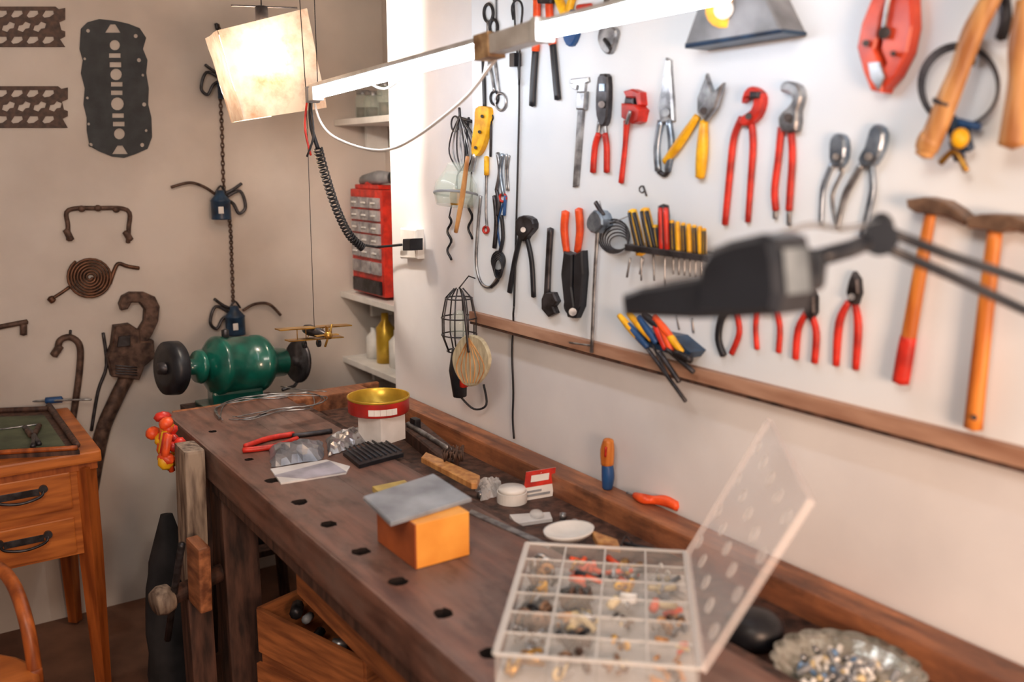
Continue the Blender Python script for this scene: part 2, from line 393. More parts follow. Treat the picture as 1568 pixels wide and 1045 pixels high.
# ================= BACK WALL ITEMS
def gasketplate(name,x0,x1,y0,y1):
    b=B(name); hs=[]
    for ri,(cy,o) in enumerate(((y0+11,0),(y0+31,1),(y0+51,0))):
        cx=x0+14+o*11
        while cx<x1-16:
            if o: hs.append([(cx-10,cy+5),(cx-8,cy-2),(cx-2,cy-3),(cx+2,cy-8),(cx+10,cy-5),(cx+8,cy+2),(cx+2,cy+3),(cx-2,cy+8)])
            else: hs.append([(cx-9,cy+3),(cx-4,cy-5),(cx+8,cy-5),(cx+9,cy),(cx+2,cy+5),(cx-6,cy+6)])
            cx+=24
    b.pp(BW,[(x0,y0),(x1-15,y0),(x1-10,y0+4),(x1,y0+2),(x1,y0+20),(x1-9,y0+24),(x1-6,y0+36),(x1,y0+38),(x1,y0+46),(x1-8,y0+50),(x1,y1),(x0,y1)],BRG,.004,0,hs,bev=0)
    b.done()
gasketplate('perforated_gasket_strip',-60,100,10,72)
gasketplate('perforated_gasket_strip',-60,104,132,196)
b=B('engine_head_gasket')
def circ(cx,cy,r,n=14,ry=None): ry=ry or r; return [(cx+r*math.cos(2*math.pi*i/n),cy+ry*math.sin(2*math.pi*i/n)) for i in range(n)]
def rect(cx,cy,w,h): return [(cx-w,cy-h),(cx+w,cy-h),(cx+w,cy+h),(cx-w,cy+h)]
def tri(cx,cy,s=1): return [(cx-12,cy+6*s),(cx-4,cy-7*s),(cx+4,cy-7*s),(cx+12,cy+6*s)]
hs=[tri(173,44),circ(176,69,8),rect(176,85,9,3.6),rect(177,99,9,4),circ(178,114,9),rect(179,129,9,3.5),rect(179,142,9,3.5),circ(180,159,10),rect(181,177,9,3.5),rect(182,190,9,3.5),circ(183,205,8.5),tri(184,230),
 circ(135,47,3),circ(208,55,3.2),circ(139,222,3.2),circ(218,222,3.2),circ(130,90,2.2),circ(213,92,3.2),circ(219,115,2.2),circ(134,150,2.2),circ(221,160,3.2),circ(136,190,2.2),circ(224,200,2.2)]
b.pp(BW,[(124,44),(134,34),(152,29),(178,32),(196,36),(214,43),(224,58),(219,75),(226,92),(224,112),(228,135),(227,160),(232,180),(233,210),(226,228),(208,236),(190,242),(172,240),(152,232),(137,222),(133,200),(133,180),(128,160),(130,135),(124,112),(127,92),(122,75)],GASK,.004,0,hs,bev=0)
b.done()
b=B('u_shaped_clamp'); b.T(BW,[(105,368),(104,345),(105,322),(150,319),(195,322),(197,350),(196,372)],3.4,RUST,n=5)
for p in [(125,320),(150,319),(178,321)]: b.ell(P(BW,*p,.012),(.012,.011,.011),RUST)
b.T(BW,[(101,352),(109,368)],5,RUST); b.T(BW,[(192,355),(200,368)],5,RUST); b.done()
b=B('copper_coil')
pts=[];
for i in range(150):
    a=i*.28; r=3+32*i/150; pts.append((138+r*math.cos(a),425+r*.92*math.sin(a)))
W=[P(BW,x,y,.01) for x,y in pts]; b.tube(W,.0046,COPPER,6)
b.T(BW,[(106,440),(92,450),(77,459)],2.5,COPPER); b.T(BW,[(168,435),(176,412),(182,404),(195,408),(213,411)],3,COPPER); b.T(BW,[(76,456),(82,462)],5,COPPER); b.done()
b=B('small_pipe_key'); b.T(BW,[(-20,505),(15,498),(42,493)],4,RUST); b.T(BW,[(36,497),(36,513)],5,RUST); b.done()
b=B('cane_shaped_bracket'); b.T(BW,[(88,540),(92,522),(108,517),(122,530),(122,565),(115,620),(108,665)],5,RUST,n=6); b.T(BW,[(82,545),(92,530)],6,RUST); b.T(BW,[(107,520),(108,506)],2,DST); b.done()
b=B('large_pipe_wrench')
b.pp(BW,[(183,466),(188,454),(200,448),(222,448),(238,455),(245,470),(243,492),(234,512),(222,530),(204,530),(210,510),(221,492),(222,475),(214,464),(202,464),(196,474),(186,476)],RUST,.03,.003,bev=.004)
b.pp(BW,[(176,500),(200,497),(214,506),(216,524),(236,522),(238,548),(222,562),(214,583),(172,578),(165,548),(172,530)],RUST,.045,.003,bev=.005)
b.pp(BW,[(182,516),(200,514),(200,530),(180,532)],DST,.01,.048)
for k in range(4): b.T(BW,[(177,560+k*4),(210,563+k*4)],1.2,DST,off=.049)
b.T(BW,[(196,575),(176,615),(156,665),(138,760),(125,840)],11,RUST,n=5,flat=.7)
b.T(BW,[(158,510),(163,560),(150,600),(140,660)],2.5,DST)
b.done()
b=B('hanging_chain')
cpts=cr([(335,38),(336,120),(340,200),(343,290),(352,340),(355,400),(357,462)],14)
for i,(x,y) in enumerate(cpts[:-1]):
    x2,y2=cpts[i+1]; c=P(BW,(x+x2)/2,(y+y2)/2,.008); L=(P(BW,x2,y2,.008)-P(BW,x,y,.008)).length*.72
    sd=Vector((1,0,0)) if i%2 else Vector((0,1,0))
    b.tube([c+Vector((0,0,1))*L*math.sin(a*math.pi/4)+sd*.0055*math.cos(a*math.pi/4) for a in range(8)],.0022,RUST,5,closed=True)
b.T(BW,[(333,45),(331,36)],3,DST); b.done()
def can(cx,cy,s=1,loopside=-1,arm=None):
    b=B('blue_oil_can'); c=P(BW,cx,cy,.055); rw=pxr(c,14*s); h=pxr(c,20*s)
    b.lathe(c-Vector((0,0,h)),(0,0,1),[(0,0),(rw,0),(rw*1.02,.004),(rw,.01),(rw,h*1.3),(rw*1.05,h*1.35),(rw,h*1.4),(rw*.5,h*1.8),(rw*.4,h*2.1),(0,h*2.1)],DBLUE,20)
    b.box(c+Vector((-.01,-rw,-h*.3)),(.018,.003,h*.5),PAPERW)
    l=loopside
    b.T(BW,[(cx+l*10,cy-14),(cx+l*30,cy-22),(cx+l*38,cy+2),(cx+l*28,cy+12),(cx+l*20,cy-2),(cx+l*12,cy-8)],2.4,DST,off=.022,n=5)
    b.T(BW,[(cx+l*32,cy-34),(cx+l*18,cy-24),(cx,cy-16)],2.4,DST,off=.022)
    b.T(BW,[(cx-8,cy-20),(cx,cy-30),(cx+8,cy-20)],1.6,DST,off=.03)
    if arm: b.T(BW,arm,2.2,RUST,off=.022,n=5)
    b.tube([c+Vector((0,0,.0)),Vector((c.x,3.299,c.z))],.008,DST)
    b.done()
can(346,133,.9,-1,None)
can(338,315,1.05,1,[(330,298),(312,286),(290,280),(262,287)])
can(360,492,1.05,-1,[(372,476),(390,466),(412,466),(430,483)])
# ================= GRINDER
b=B('bench_grinder')
A=P(('Y',2.86),262,564); Bq=P(('Y',2.96),462,553); ax=(Bq-A); L=ax.length; ax.normalize()
def gl(t): return A+ax*L*t
b.lathe(gl(0),ax,[(0,-.022),(.05,-.022),(.082,-.018),(.084,0),(.084,.02),(.078,.026),(.03,.026),(0,.026)],BLK,36)
b.lathe(gl(0),ax,[(0,-.04),(.018,-.04),(.02,-.02)],DST,20)
b.lathe(gl(.10),ax,[(.024,-.01),(.026,.03),(.05,.035),(.055,.05),(.03,.06),(.03,.07)],GREEN,28)
b.lathe(gl(.24),ax,[(0,0),(.035,0),(.06,.008),(.082,.022),(.092,.03),(.095,.035),(.095,.05),(.091,.054),(.091,L*.36),(.095,L*.362),(.095,L*.40),(.088,L*.43),(.065,L*.48),(.05,L*.50),(.048,L*.60),(.035,L*.62),(0,L*.62)],GREEN,40)
b.lathe(gl(.95),ax,[(0,-.01),(.016,-.01),(.016,0),(.07,.0),(.075,.006),(.075,.012),(.05,.014),(0,.014)],DST,30)
m=gl(.45)
b.tube([gl(.95)+Vector((0,-.0,-.076)),gl(.9)+Vector((0,-.03,-.08)),gl(.8)+Vector((0,-.03,-.09))],.006,DST)
b.box(m+Vector((0,0,-.10)),(.16,.10,.05),GREEN,rot=Euler((0,0,-.1)),bev=.01); b.box(m+Vector((.0,0,-.13)),(.22,.16,.02),GREEN,bev=.004)
b.box(m+Vector((0,-.02,-.15)),(.3,.26,.03),DWOOD)
for sx_,sy_ in ((-1,-1),(1,-1),(-1,1),(1,1)):
    b.tube([(m.x+sx_*.12,m.y-.02+sy_*.10,m.z-.16),(m.x+sx_*.17,m.y-.02+sy_*.13,.012)],.02,DWOOD,4,smooth=False)
b.box((m.x,m.y-.02,.3),(.32,.25,.02),DWOOD); b.box((m.x,m.y,.4),(.2,.18,.18),BLK,bev=.01)
b.tube([gl(.4)+Vector((0,0,.09)),gl(.4)+Vector((0,0,.115))],.012,DST)
b.done()
b=B('dark_cloth_sack'); vs=[];fs=[]
cx0,cy0=.575,2.60
for i in range(9):
    z=.004+.56*i/8; r=(.080,.095,.092,.088,.08,.07,.06,.04,.018)[i]
    for k in range(16):
        a=2*math.pi*k/16; rr=r*(1+.12*math.sin(3*a+i)+random.uniform(-.04,.04)); vs.append((cx0+rr*math.cos(a)*.9,cy0+rr*math.sin(a)*.7,z))
for i in range(8):
    for k in range(16): k2=(k+1)%16; fs.append([i*16+k,i*16+k2,(i+1)*16+k2,(i+1)*16+k])
fs.append(list(range(16))[::-1]); fs.append(list(range(128,144)))
b.add(vs,fs,mat('dark_cloth',(46,44,46),.9,c2=(28,26,28)),True); b.done()
# ================= NICHE
for nm,z in (('niche_shelf',1.06),('niche_shelf',1.71),('niche_shelf',.80)):
    b=B(nm); b.box((1.545,2.91,z-.01),(.21,.78,.022),WHT,bev=.002); 
    b.box((1.60,3.27,z-.06),(.09,.02,.09),WHT); b.done()
b=B('small_parts_cabinet')
b.box((1.545,3.085,1.265),(.17,.27,.385),RED,bev=.006)
DRW=mat('clear_drawer',(178,176,178),.3,c2=(120,116,118),scale=30)
for r in range(6):
    for c in range(3):
        if r<5: b.box((1.456,3.005+c*.08,1.41-r*.045),(.014,.070,.038),DRW,bev=.004); b.box((1.447,3.005+c*.08,1.41-r*.045),(.008,.03,.006),WHT)
        elif r==5: b.box((1.456,3.005+c*.08,1.41-r*.047),(.014,.070,.045),DRW,bev=.004)
b.box((1.456,3.085,1.105),(.014,.23,.05),DST,bev=.004)
b.done()
b=B('cordless_drill'); b.tube([(1.5,3.18,1.485),(1.5,3.05,1.50),(1.5,2.98,1.50)],[.022,.026,.02],GRY,10); b.tube([(1.5,3.1,1.485),(1.49,3.12,1.467)],[.018,.02],RED,10); b.box((1.5,3.1,1.466),(.06,.2,.016),RED,bev=.004); b.ell((1.5,2.94,1.50),(.02,.03,.025),BLK); b.done()
for (y,r,h) in ((2.62,.035,.12),(2.72,.03,.1),(2.83,.035,.11),(2.92,.04,.085),(3.02,.033,.12),(3.12,.037,.09),(3.21,.03,.1)):
    b=B('glass_jar'); b.lathe((1.52,y,1.712),(0,0,1),[(0,0),(r,0),(r,h*.75),(r*.8,h*.85),(r*.8,h*.9)],GLASSM,20); b.lathe((1.52,y,1.712+h*.9),(0,0,1),[(r*.86,0),(r*.86,.014),(0,.014)],STEEL,20); b.lathe((1.52,y,1.714),(0,0,1),[(0,0),(r*.85,0),(r*.85,h*.4),(0,h*.4)],RUST,14); b.done()
for (y,r,h,mm) in ((3.1,.035,.19,TINY),(3.0,.032,.14,WHT),(2.9,.035,.16,GRY),(3.2,.03,.12,WHT)):
    b=B('paint_bottle'); b.lathe((1.53,y,.803),(0,0,1),[(0,0),(r,0),(r,h*.7),(r*.4,h*.85),(r*.4,h),(0,h)],mm,20); b.done()
b=B('wall_socket'); b.pp(RW,[(612,349),(637,352),(638,397),(612,396)],WHT,.025,bev=.004); b.pp(RW,[(616,366),(628,366),(628,384),(616,384)],BLK,.04,.024,bev=.003); b.done()
XL=.95
LP=('X',XL)
A1=P(LP,487,143); A2=P(LP,738,75); A3=P(LP,835,45); A4=P(LP,1110,-14); 
d1=(A2-A1).normalized()
b=B('fluorescent_lamp')
b.cyl(A1,A2,.0135,TUBE,seg=20); b.cyl(A3,A4,.0145,TUBE,seg=20)
def bar(p,q,w,h,m):
    d=(q-p).normalized(); y=d; x=Vector((1,0,0)); x=(x-y*x.dot(y)).normalized(); z=x.cross(y); M=Matrix((x,y,z)).transposed()
    b.box((p+q)/2,(w,(q-p).length,h),m,rot=M,bev=.002)
o=Vector((.0,0,.021))
HOUS=mat('lamp_housing',(205,205,202),.4,.3,c2=(165,160,152))
JUNC=mat('aged_joint',(190,160,120),.6,c2=(120,90,62),scale=30)
bar(A1-d1*.04+o,A4+o,.022,.010,HOUS)
bar(A1-d1*.035,A1,.03,.034,HOUS); bar(A1-d1*.045,A1-d1*.03,.034,.04,GRY)
m1=A2+(A3-A2)*.25; 
bar(A2,m1,.038,.045,JUNC); bar(m1,A3,.034,.034,HOUS); bar(A3-(A3-A2)*.08,A3,.04,.04,HOUS)
b.tube([A1+o,Vector((A1.x,A1.y,2.6))],.0012,BLK); b.tube([A4+o,Vector((A4.x,A4.y,2.6))],.0012,BLK)
b.tube([m1+o,m1+Vector((0,0,.2)),Vector((m1.x+.05,m1.y,2.6))],.002,BLK)
b.done()
b=B('white_lamp_cable'); pts=[(480,150),(490,185),(512,210),(560,228),(600,228),(640,208),(690,170),(722,140),(748,105),(765,84)]
b.tube([P(('X',.965),x,y) for x,y in cr(pts,5)],.0034,WHT,6)
b.tube([P(('X',.99),x,y) for x,y in cr([(560,124),(590,136),(620,115)],5)],.0028,WHT,6); b.done()
b=B('coiled_black_cable')
path=[Vector(p) for p in cr([tuple(at(487,228,2.42)),tuple(at(500,275,2.5)),tuple(at(516,322,2.6)),tuple(at(535,360,2.68)),tuple(at(556,380,2.72))],60)]
pts=[]; N=len(path)-1; turns=30
for i in range(N*3):
    t=i/3; k=int(t); fr=t-k; c=path[k].lerp(path[min(k+1,N)],fr)
    tg=(path[min(k+2,N)]-path[max(k-1,0)]).normalized(); u=Vector((1,0,0)); u=(u-tg*u.dot(tg)).normalized(); w=tg.cross(u)
    a=2*math.pi*turns*i/(N*3); pts.append(c+(u*math.cos(a)+w*math.sin(a))*.0105)
b.tube(pts,.0029,BLK,6)
en=P(RW,615,375,.04)
b.tube(cr([tuple(pts[-1]),tuple(at(580,378,2.75)),tuple(en)],8),.004,BLK,6)
b.tube(cr([tuple(at(476,148,2.42)),tuple(at(476,190,2.41)),tuple(at(487,228,2.42))],6),.006,BLK,8)
b.tube(cr([tuple(at(471,148,2.41)),tuple(at(467,195,2.40)),tuple(at(476,238,2.41))],6),.003,RED,6)
b.tube(cr([tuple(at(474,148,2.40)),tuple(at(480,205,2.40)),tuple(at(470,240,2.41))],6),.003,BLK,6)
b.done()
PAPER=bpy.data.materials.new('shade_paper'); PAPER.use_nodes=True
nt=PAPER.node_tree; bs=nt.nodes['Principled BSDF']; out=nt.nodes['Material Output']
tr=nt.nodes.new('ShaderNodeBsdfTranslucent'); ms=nt.nodes.new('ShaderNodeMixShader'); ms.inputs[0].default_value=.05
nz=nt.nodes.new('ShaderNodeTexNoise'); nz.inputs['Scale'].default_value=10; nz.inputs['Detail'].default_value=8; nz.inputs['Roughness'].default_value=.65; rp=nt.nodes.new('ShaderNodeValToRGB')
rp.color_ramp.elements[0].color=lin((196,150,112)); rp.color_ramp.elements[1].color=lin((246,230,208)); rp.color_ramp.elements[0].position=.3;rp.color_ramp.elements[1].position=.58
tc=nt.nodes.new('ShaderNodeTexCoord'); nt.links.new(tc.outputs['Object'],nz.inputs['Vector']); nt.links.new(nz.outputs[0],rp.inputs[0])
nt.links.new(rp.outputs[0],bs.inputs['Base Color']); nt.links.new(rp.outputs[0],tr.inputs[0]); bs.inputs['Roughness'].default_value=.8
nt.links.new(bs.outputs[0],ms.inputs[1]); nt.links.new(tr.outputs[0],ms.inputs[2]); nt.links.new(ms.outputs[0],out.inputs[0])
b=B('paper_lamp_shade')
def sheet(c00,c10,c11,c01,bow,nx=10,ny=8,m=PAPER):
    vs=[];fs=[]
    n=((c10-c00).cross(c01-c00)).normalized()
    for j in range(ny+1):
        for i in range(nx+1):
            s=i/nx;t=j/ny
            p=(c00*(1-s)+c10*s)*(1-t)+(c01*(1-s)+c11*s)*t
            p=p+n*(bow*math.sin(math.pi*s)+.003*math.sin(7*s+5*t)+.002*math.cos(11*t))
            vs.append(p)
    for j in range(ny):
        for i in range(nx):
            a=j*(nx+1)+i; fs.append([a,a+1,a+nx+2,a+nx+1])
    b.add(vs,fs,m,True)
Y1=2.42
tl=P(('Y',Y1),334,46); tr_=P(('Y',Y1),471,12); br=P(('Y',Y1),500,165); bl=P(('Y',Y1),373,184)
sheet(tl,tr_,br,bl,.008)
bk=Vector((.02,.17,0))
tm=tl.lerp(tr_,.50); bm_=bl.lerp(br,.50)
sheet(tl+bk,tm+bk,bm_+bk,bl+bk,.0)
sheet(tm+bk,tr_+bk,(tr_+bk).lerp(br+bk,.53),(tm+bk).lerp(bm_+bk,.53),.0)  # unseen back sheets, stepped in height to shape the bulb's patch on the wall
sheet(tl,tl+bk,bl+bk,bl,.0,4,8)
mid=P(('Y',Y1+.055),404,88)
b.lathe(mid+Vector((0,0,.13)),(0,0,-1),[(0,0),(.016,0),(.018,.05),(.014,.055)],DST,16)
b.tube([mid+Vector((-.08,0,.125)),mid+Vector((.1,0,.135))],.002,DST)
b.tube([mid+Vector((0,0,.12)),Vector((mid.x,mid.y,2.6))],.002,DST)
b.tube([P(('Y',Y1),459,0),P(('Y',Y1),468,135)],.0012,BLK); 
b.done()
# ================= PLANE
b=B('model_biplane')
wl=at(425,512,2.46); wr=at(535,504,2.60); wd=(wr-wl).normalized(); fd=Vector((0,0,1)).cross(wd).normalized()
def wing(dz,mid,hl,ch,m):
    z=wd.cross(fd).normalized(); M=Matrix((wd,fd,z)).transposed(); b.box(mid+Vector((0,0,dz)),(hl*2,ch,.0035),m,rot=M,bev=.001)
wing(.012,(wl+wr)/2,(wr-wl).length/2,.034,BRASS); wing(-.02,(wl+wr)/2,(wr-wl).length*.38,.03,BRASS)
mc=(wl+wr)/2
b.tube([mc-fd*.075,mc-fd*.03,mc+fd*.03,mc+fd*.05],[.005,.013,.016,.013],DST,10)
for s in (-1,1):
    for k in (.35,.7): b.tube([mc+wd*s*k*.075+Vector((0,0,.012)),mc+wd*s*k*.075+Vector((0,0,-.02))],.0014,BRASS,5)
    b.lathe(mc+wd*s*.022+fd*.02+Vector((0,0,-.038)),wd,[(0,-.003),(.011,-.003),(.011,.003),(0,.003)],BLK,16)
    b.tube([mc+wd*s*.022+fd*.02+Vector((0,0,-.038)),mc+fd*.02],.0014,BRASS,5)
    b.box(mc-fd*.07+wd*s*.018,(.03,.018,.002),BRASS)
b.tube([mc-fd*.08+Vector((0,0,.03))+wd*.012,mc-fd*.08-Vector((0,0,.03))-wd*.012],.003,BRASS,6)
b.tube([mc-fd*.085,mc-fd*.07],.01,BRASS,10)
b.box(mc-fd*.072+Vector((0,0,.012)),(.003,.018,.024),BRASS)
b.tube([mc+Vector((0,0,.012)),at(474,300,2.47),at(469,150,2.43)],.001,DST,5); b.done()
# ================= HANGING CLUSTER
b=B('power_cord'); b.T(BD,[(786,-10),(790,60),(795,130),(793,250),(790,360),(787,470)],1.6,BLK,off=.006); b.T(RW,[(786,500),(784,540),(786,600),(785,640),(787,672)],1.6,BLK,off=.008); b.T(BD,[(787,470),(786,480)],1.6,BLK,off=.02)
b.tube([P(BD,786,480,.02),P(RW,786,500,.008)],.0025,BLK,6)
b.T(BD,[(786,30),(784,10),(792,0),(800,12),(796,60),(795,130)],1.8,BLK,off=.012); b.box(P(BD,789,92,.012),(.02,.02,.03),BLK); b.done()
b=B('scissors'); b.R(BD,748,20,7,14,2.5,BLK); b.R(BD,756,42,6,12,2.5,BLK); b.T(BD,[(748,34),(746,80),(742,115)],3,STEEL); b.T(BD,[(755,54),(748,90),(744,115)],2.5,STEEL); b.done()
b=B('kitchen_shears'); b.R(BD,767,156,8,13,2.2,STEEL); b.R(BD,757,150,6,10,2,BLK); b.T(BD,[(764,143),(760,110),(757,85)],2.5,STEEL); b.T(BD,[(757,140),(752,110),(748,90)],2.5,STEEL); b.done()
b=B('steel_file'); b.T(BD,[(740,90),(741,130),(742,165)],3,BLK); b.T(BD,[(752,185),(751,240)],2,DST); b.R(BD,752,180,3,5,1.2,DST); b.done()
b=B('long_punch'); b.T(BD,[(745,245),(744,320),(746,350)],2,STEEL); b.T(BD,[(745,240),(745,268)],4,YEL); b.done()
b=B('tweezers'); b.T(BD,[(776,236),(774,262),(776,292)],1.6,STEEL); b.T(BD,[(780,238),(777,262),(779,292)],1.6,STEEL); b.T(BD,[(774,300),(772,330)],2.6,BLUE); b.done()
b=B('wire_whisk')
for k in range(9):
    b.T(RW,[(704,178),(700-8+k*4,205),(696-8+k*6,235),(702+k*2,262)],1.2,STEEL if k%2 else DST,off=.01+.004*(k%3))
b.R(RW,697,190,6,12,1.4,DST,off=.01); b.T(RW,[(702,180),(722,186)],2.5,DST,off=.015); b.T(RW,[(704,180),(703,165)],2,DST); b.T(RW,[(718,180),(714,215),(716,245)],2,BLK,off=.012); b.done()
b=B('yellow_handled_knife'); b.pp(BD,[(728,166),(742,163),(748,170),(745,200),(738,225),(730,238),(722,236),(722,215),(726,190)],YEL,.014,0,sn=3); 
for p in ((738,178),(734,202),(728,226)): b.cyl(P(BD,*p,.012),P(BD,*p,.02),.004,BLK,seg=8)
b.T(RW,[(728,236),(722,262)],4,STEEL,off=.03); b.done()
b=B('glass_bowl_strainer')
c=P(RW,700,300,.055); rw=pxr(c,34)
b.lathe(c+Vector((0,0,.05)),Vector((-.15,-.1,-1)),[(rw*.45,-.03),(rw*.6,-.01),(rw*.95,.02),(rw,.045),(rw*.85,.075),(rw*.8,.075),(rw*.93,.045),(rw*.88,.022),(rw*.5,-.008)],GLASSM,28)
b.lathe(c+Vector((-.006,-.004,.008)),Vector((-.15,-.1,-1)),[(rw*1.0,0),(rw*1.03,.003),(rw*1.0,.006)],GRY,28)
b.tube([P(RW,712,262,0),c+Vector((.03,0,.09)),c+Vector((0,0,.05)),c+Vector((0,.0,-.02))],.002,DST)
b.lathe(c+Vector((0,0,.047)),(0,0,1),[(rw*.3,-.07),(rw*.35,-.05),(rw*.3,-.03)],BRASS,20); b.done()
b=B('wooden_dowel'); b.T(RW,[(716,240,3),(708,300,4),(698,356,3)],3,TWOOD,off=.10); b.tube([P(RW,716,242,.10),P(RW,716,236,.0)],.0015,DST,5); b.done()
b=B('twist_auger_bit')
for (x,y0,y1,o) in ((688,332,398,.01),(720,290,366,.01)):
    pts=[]
    for i in range(41):
        t=i/40; y=y0+(y1-y0)*t; pts.append(P(RW,x+3*math.sin(t*14),y,o+.004*math.cos(t*14)))
    b.tube(pts,.0035,BLK,6)
b.T(RW,[(688,332),(702,262)],1.2,DST,off=.01); b.T(RW,[(720,290),(722,262)],1.2,DST,off=.01)
b.done()
b=B('slender_pliers'); b.T(BD,[(762,234),(765,262),(760,292)],3,STEEL); b.T(BD,[(770,236),(766,262),(771,300)],3,BSTEEL); b.R(BD,770,303,5,6,2,RED); b.T(BD,[(760,290),(764,310),(762,330)],3,DST); b.done()
b=B('curved_steel_rod'); b.T(BD,[(736,300),(732,345),(729,400),(736,432),(750,440),(762,425)],2.4,STEEL,n=6); b.R(BD,744,352,4,5,2,RED); b.done()
b=B('wire_bundle'); b.T(BD,[(757,300),(760,340),(757,380)],3.5,DST); b.T(BD,[(768,330),(770,365),(764,392)],3,BLK)
for k in range(5): b.R(BD,763,400+k*3,10-k,15,1.6,BLK,off=.004+.003*k)
b.T(BD,[(765,415),(762,430),(752,440)],2.5,DST); b.T(BD,[(770,312),(762,345),(766,380)],1.5,BLUE); b.done()
b=B('caged_work_lamp')
c=P(RW,703,492,.07); 
for k in range(8):
    a=k*math.pi/4; b.tube([c+Vector((math.cos(a)*r,math.sin(a)*r,h)) for r,h in ((.012,.085),(.035,.06),(.045,.01),(.045,-.04),(.03,-.08))],.002,DST,5)
for r,h in ((.035,.06),(.046,.01),(.046,-.035),(.032,-.078)):
    b.tube([c+Vector((math.cos(a*math.pi/8)*r,math.sin(a*math.pi/8)*r,h)) for a in range(16)],.002,DST,5,closed=True)
b.ell(c+Vector((0,0,-.01)),(.024,.024,.04),GLASSM); b.tube([c+Vector((0,0,-.075)),c+Vector((-.005,0,-.13)),c+Vector((0,0,-.20))],[.02,.024,.018],BLK,12)
b.tube([c+Vector((-.0,-.02,-.10)),c+Vector((0,-.02,-.17))],.012,RED,8); b.tube([c+Vector((0,0,.085)),c+Vector((.03,0,.115)),c+Vector((.070,0,.10))],.002,DST,5)
b.tube(cr([tuple(c+Vector((0,0,-.2))),tuple(c+Vector((.03,-.02,-.235))),tuple(c+Vector((.05,-.05,-.22))),tuple(c+Vector((.055,-.03,-.17)))],5),.003,BLK,6)
b.done()
b=B('cream_woven_fan'); b.pp(RW,[(716,513),(736,520),(748,545),(744,570),(728,590),(710,590),(696,570),(692,545),(702,522)],LEAF,.008,.118,sn=4,bev=.003)
b.T(RW,[(718,540),(716,520),(712,480),(708,450)],2.2,DST,off=.128); 
for k in range(7): b.T(RW,[(718,518),(699+k*7,560),(708+k*4,587)],.8,TWOOD,off=.127)
b.tube([P(RW,708,452,.128),P(RW,709,447,.001)],.002,DST,5)
b.done()
# ================= BOARD TOOLS
def tool(name,parts,pl=BD):
    b=B(name)
    for p in parts:
        k=p[0]
        if k=='t': b.T(pl,p[1],p[2],p[3],off=p[4] if len(p)>4 else None,flat=.8)
        elif k=='p': b.pp(pl,p[1],p[2],p[3],p[4] if len(p)>4 else 0,sn=p[5] if len(p)>5 else 0,bev=min(.003,p[3]*.3))
        elif k=='r': b.R(pl,*p[1:])
        elif k=='c':
            b.cyl(P(pl,p[1],p[2],.0),P(pl,p[1],p[2],p[5]),pxr(P(pl,p[1],p[2]),p[3]),p[4],seg=16)
    b.done()
tool('bolt_cutters',[('t',[(822,-12),(822,30),(820,78)],7,ORG),('t',[(840,-12),(842,30),(846,68)],7,ORG),('t',[(820,76),(817,120),(815,162)],6,BLK),('t',[(846,66),(850,110),(854,152)],6,BLK),('p',[(818,-12),(846,-12),(842,5),(822,5)],DST,.012,.012)])
tool('yellow_snips',[('t',[(852,-12),(860,10),(866,22)],8,YEL),('t',[(880,-12),(874,5),(870,22)],7,YEL),('p',[(858,18),(878,16),(884,45),(874,70),(862,62)],BLUE,.012,0,3),('t',[(905,10),(885,12)],5,RED)])
tool('steel_vise_grip',[('p',[(918,42),(930,38),(942,46),(940,62),(932,82),(922,78),(914,62)],STEEL,.012,0,3),('t',[(928,50),(926,20),(930,-5)],5,DST),('t',[(935,75),(925,60)],3,BLK,.014)])
tool('vernier_caliper',[('p',[(873,121),(900,118),(901,125),(896,128),(884,285),(876,287),(886,132),(874,128)],STEEL,.006),('p',[(882,140),(896,140),(894,168),(881,168)],STEEL,.010,.002),('p',[(871,128),(884,128),(882,138),(876,136)],STEEL,.006)])
tool('red_handled_pliers',[('p',[(914,118),(921,113),(929,117),(930,150),(928,180),(924,192),(918,192),(912,178),(911,150)],DST,.014,0,2),('c',921,160,5,STEEL,.02),('p',[(917,128),(925,128),(925,140),(917,140)],BSTEEL,.003,.014),('t',[(917,205),(911,225),(908,264)],5.5,RED),('t',[(926,205),(929,225),(929,264)],5.5,RED),('t',[(918,185),(915,210)],4,STEEL),('t',[(925,185),(928,210)],4,STEEL)])
tool('red_pipe_wrench',[('p',[(953,140),(966,136),(978,141),(980,160),(975,166),(972,150),(957,150)],RED,.02),('p',[(950,158),(972,160),(980,168),(976,186),(966,190),(950,180)],RED,.025),('p',[(956,148),(968,150),(968,160),(954,160)],DST,.018,.002),('t',[(960,185,6),(957,225,4.5),(951,280,5)],5,RED),('t',[(965,170),(959,190)],3,STEEL,.03)])
tool('tin_snips',[('p',[(1018,88),(1024,92),(1028,150),(1030,185),(1010,190),(1006,165),(1012,130)],STEEL,.01),('c',1018,172,7,BSTEEL,.02),('t',[(1012,185),(1006,225),(1008,262)],6,BSTEEL),('t',[(1024,185),(1028,225),(1022,262)],6,BSTEEL),('t',[(1008,262),(1018,268),(1024,260)],4,DST)])
tool('yellow_handled_shears',[('p',[(1080,112),(1092,150),(1088,175),(1066,170),(1066,150)],STEEL,.01),('p',[(1106,126),(1094,165),(1078,186),(1066,172),(1080,150)],STEEL,.010,.008),('c',1077,170,5,DST,.022),('t',[(1068,178,6),(1050,205,8),(1034,228,8),(1018,248,6)],8,YEL),('t',[(1078,185,7),(1076,220,10),(1074,250,10),(1072,272,8)],9,YEL)])
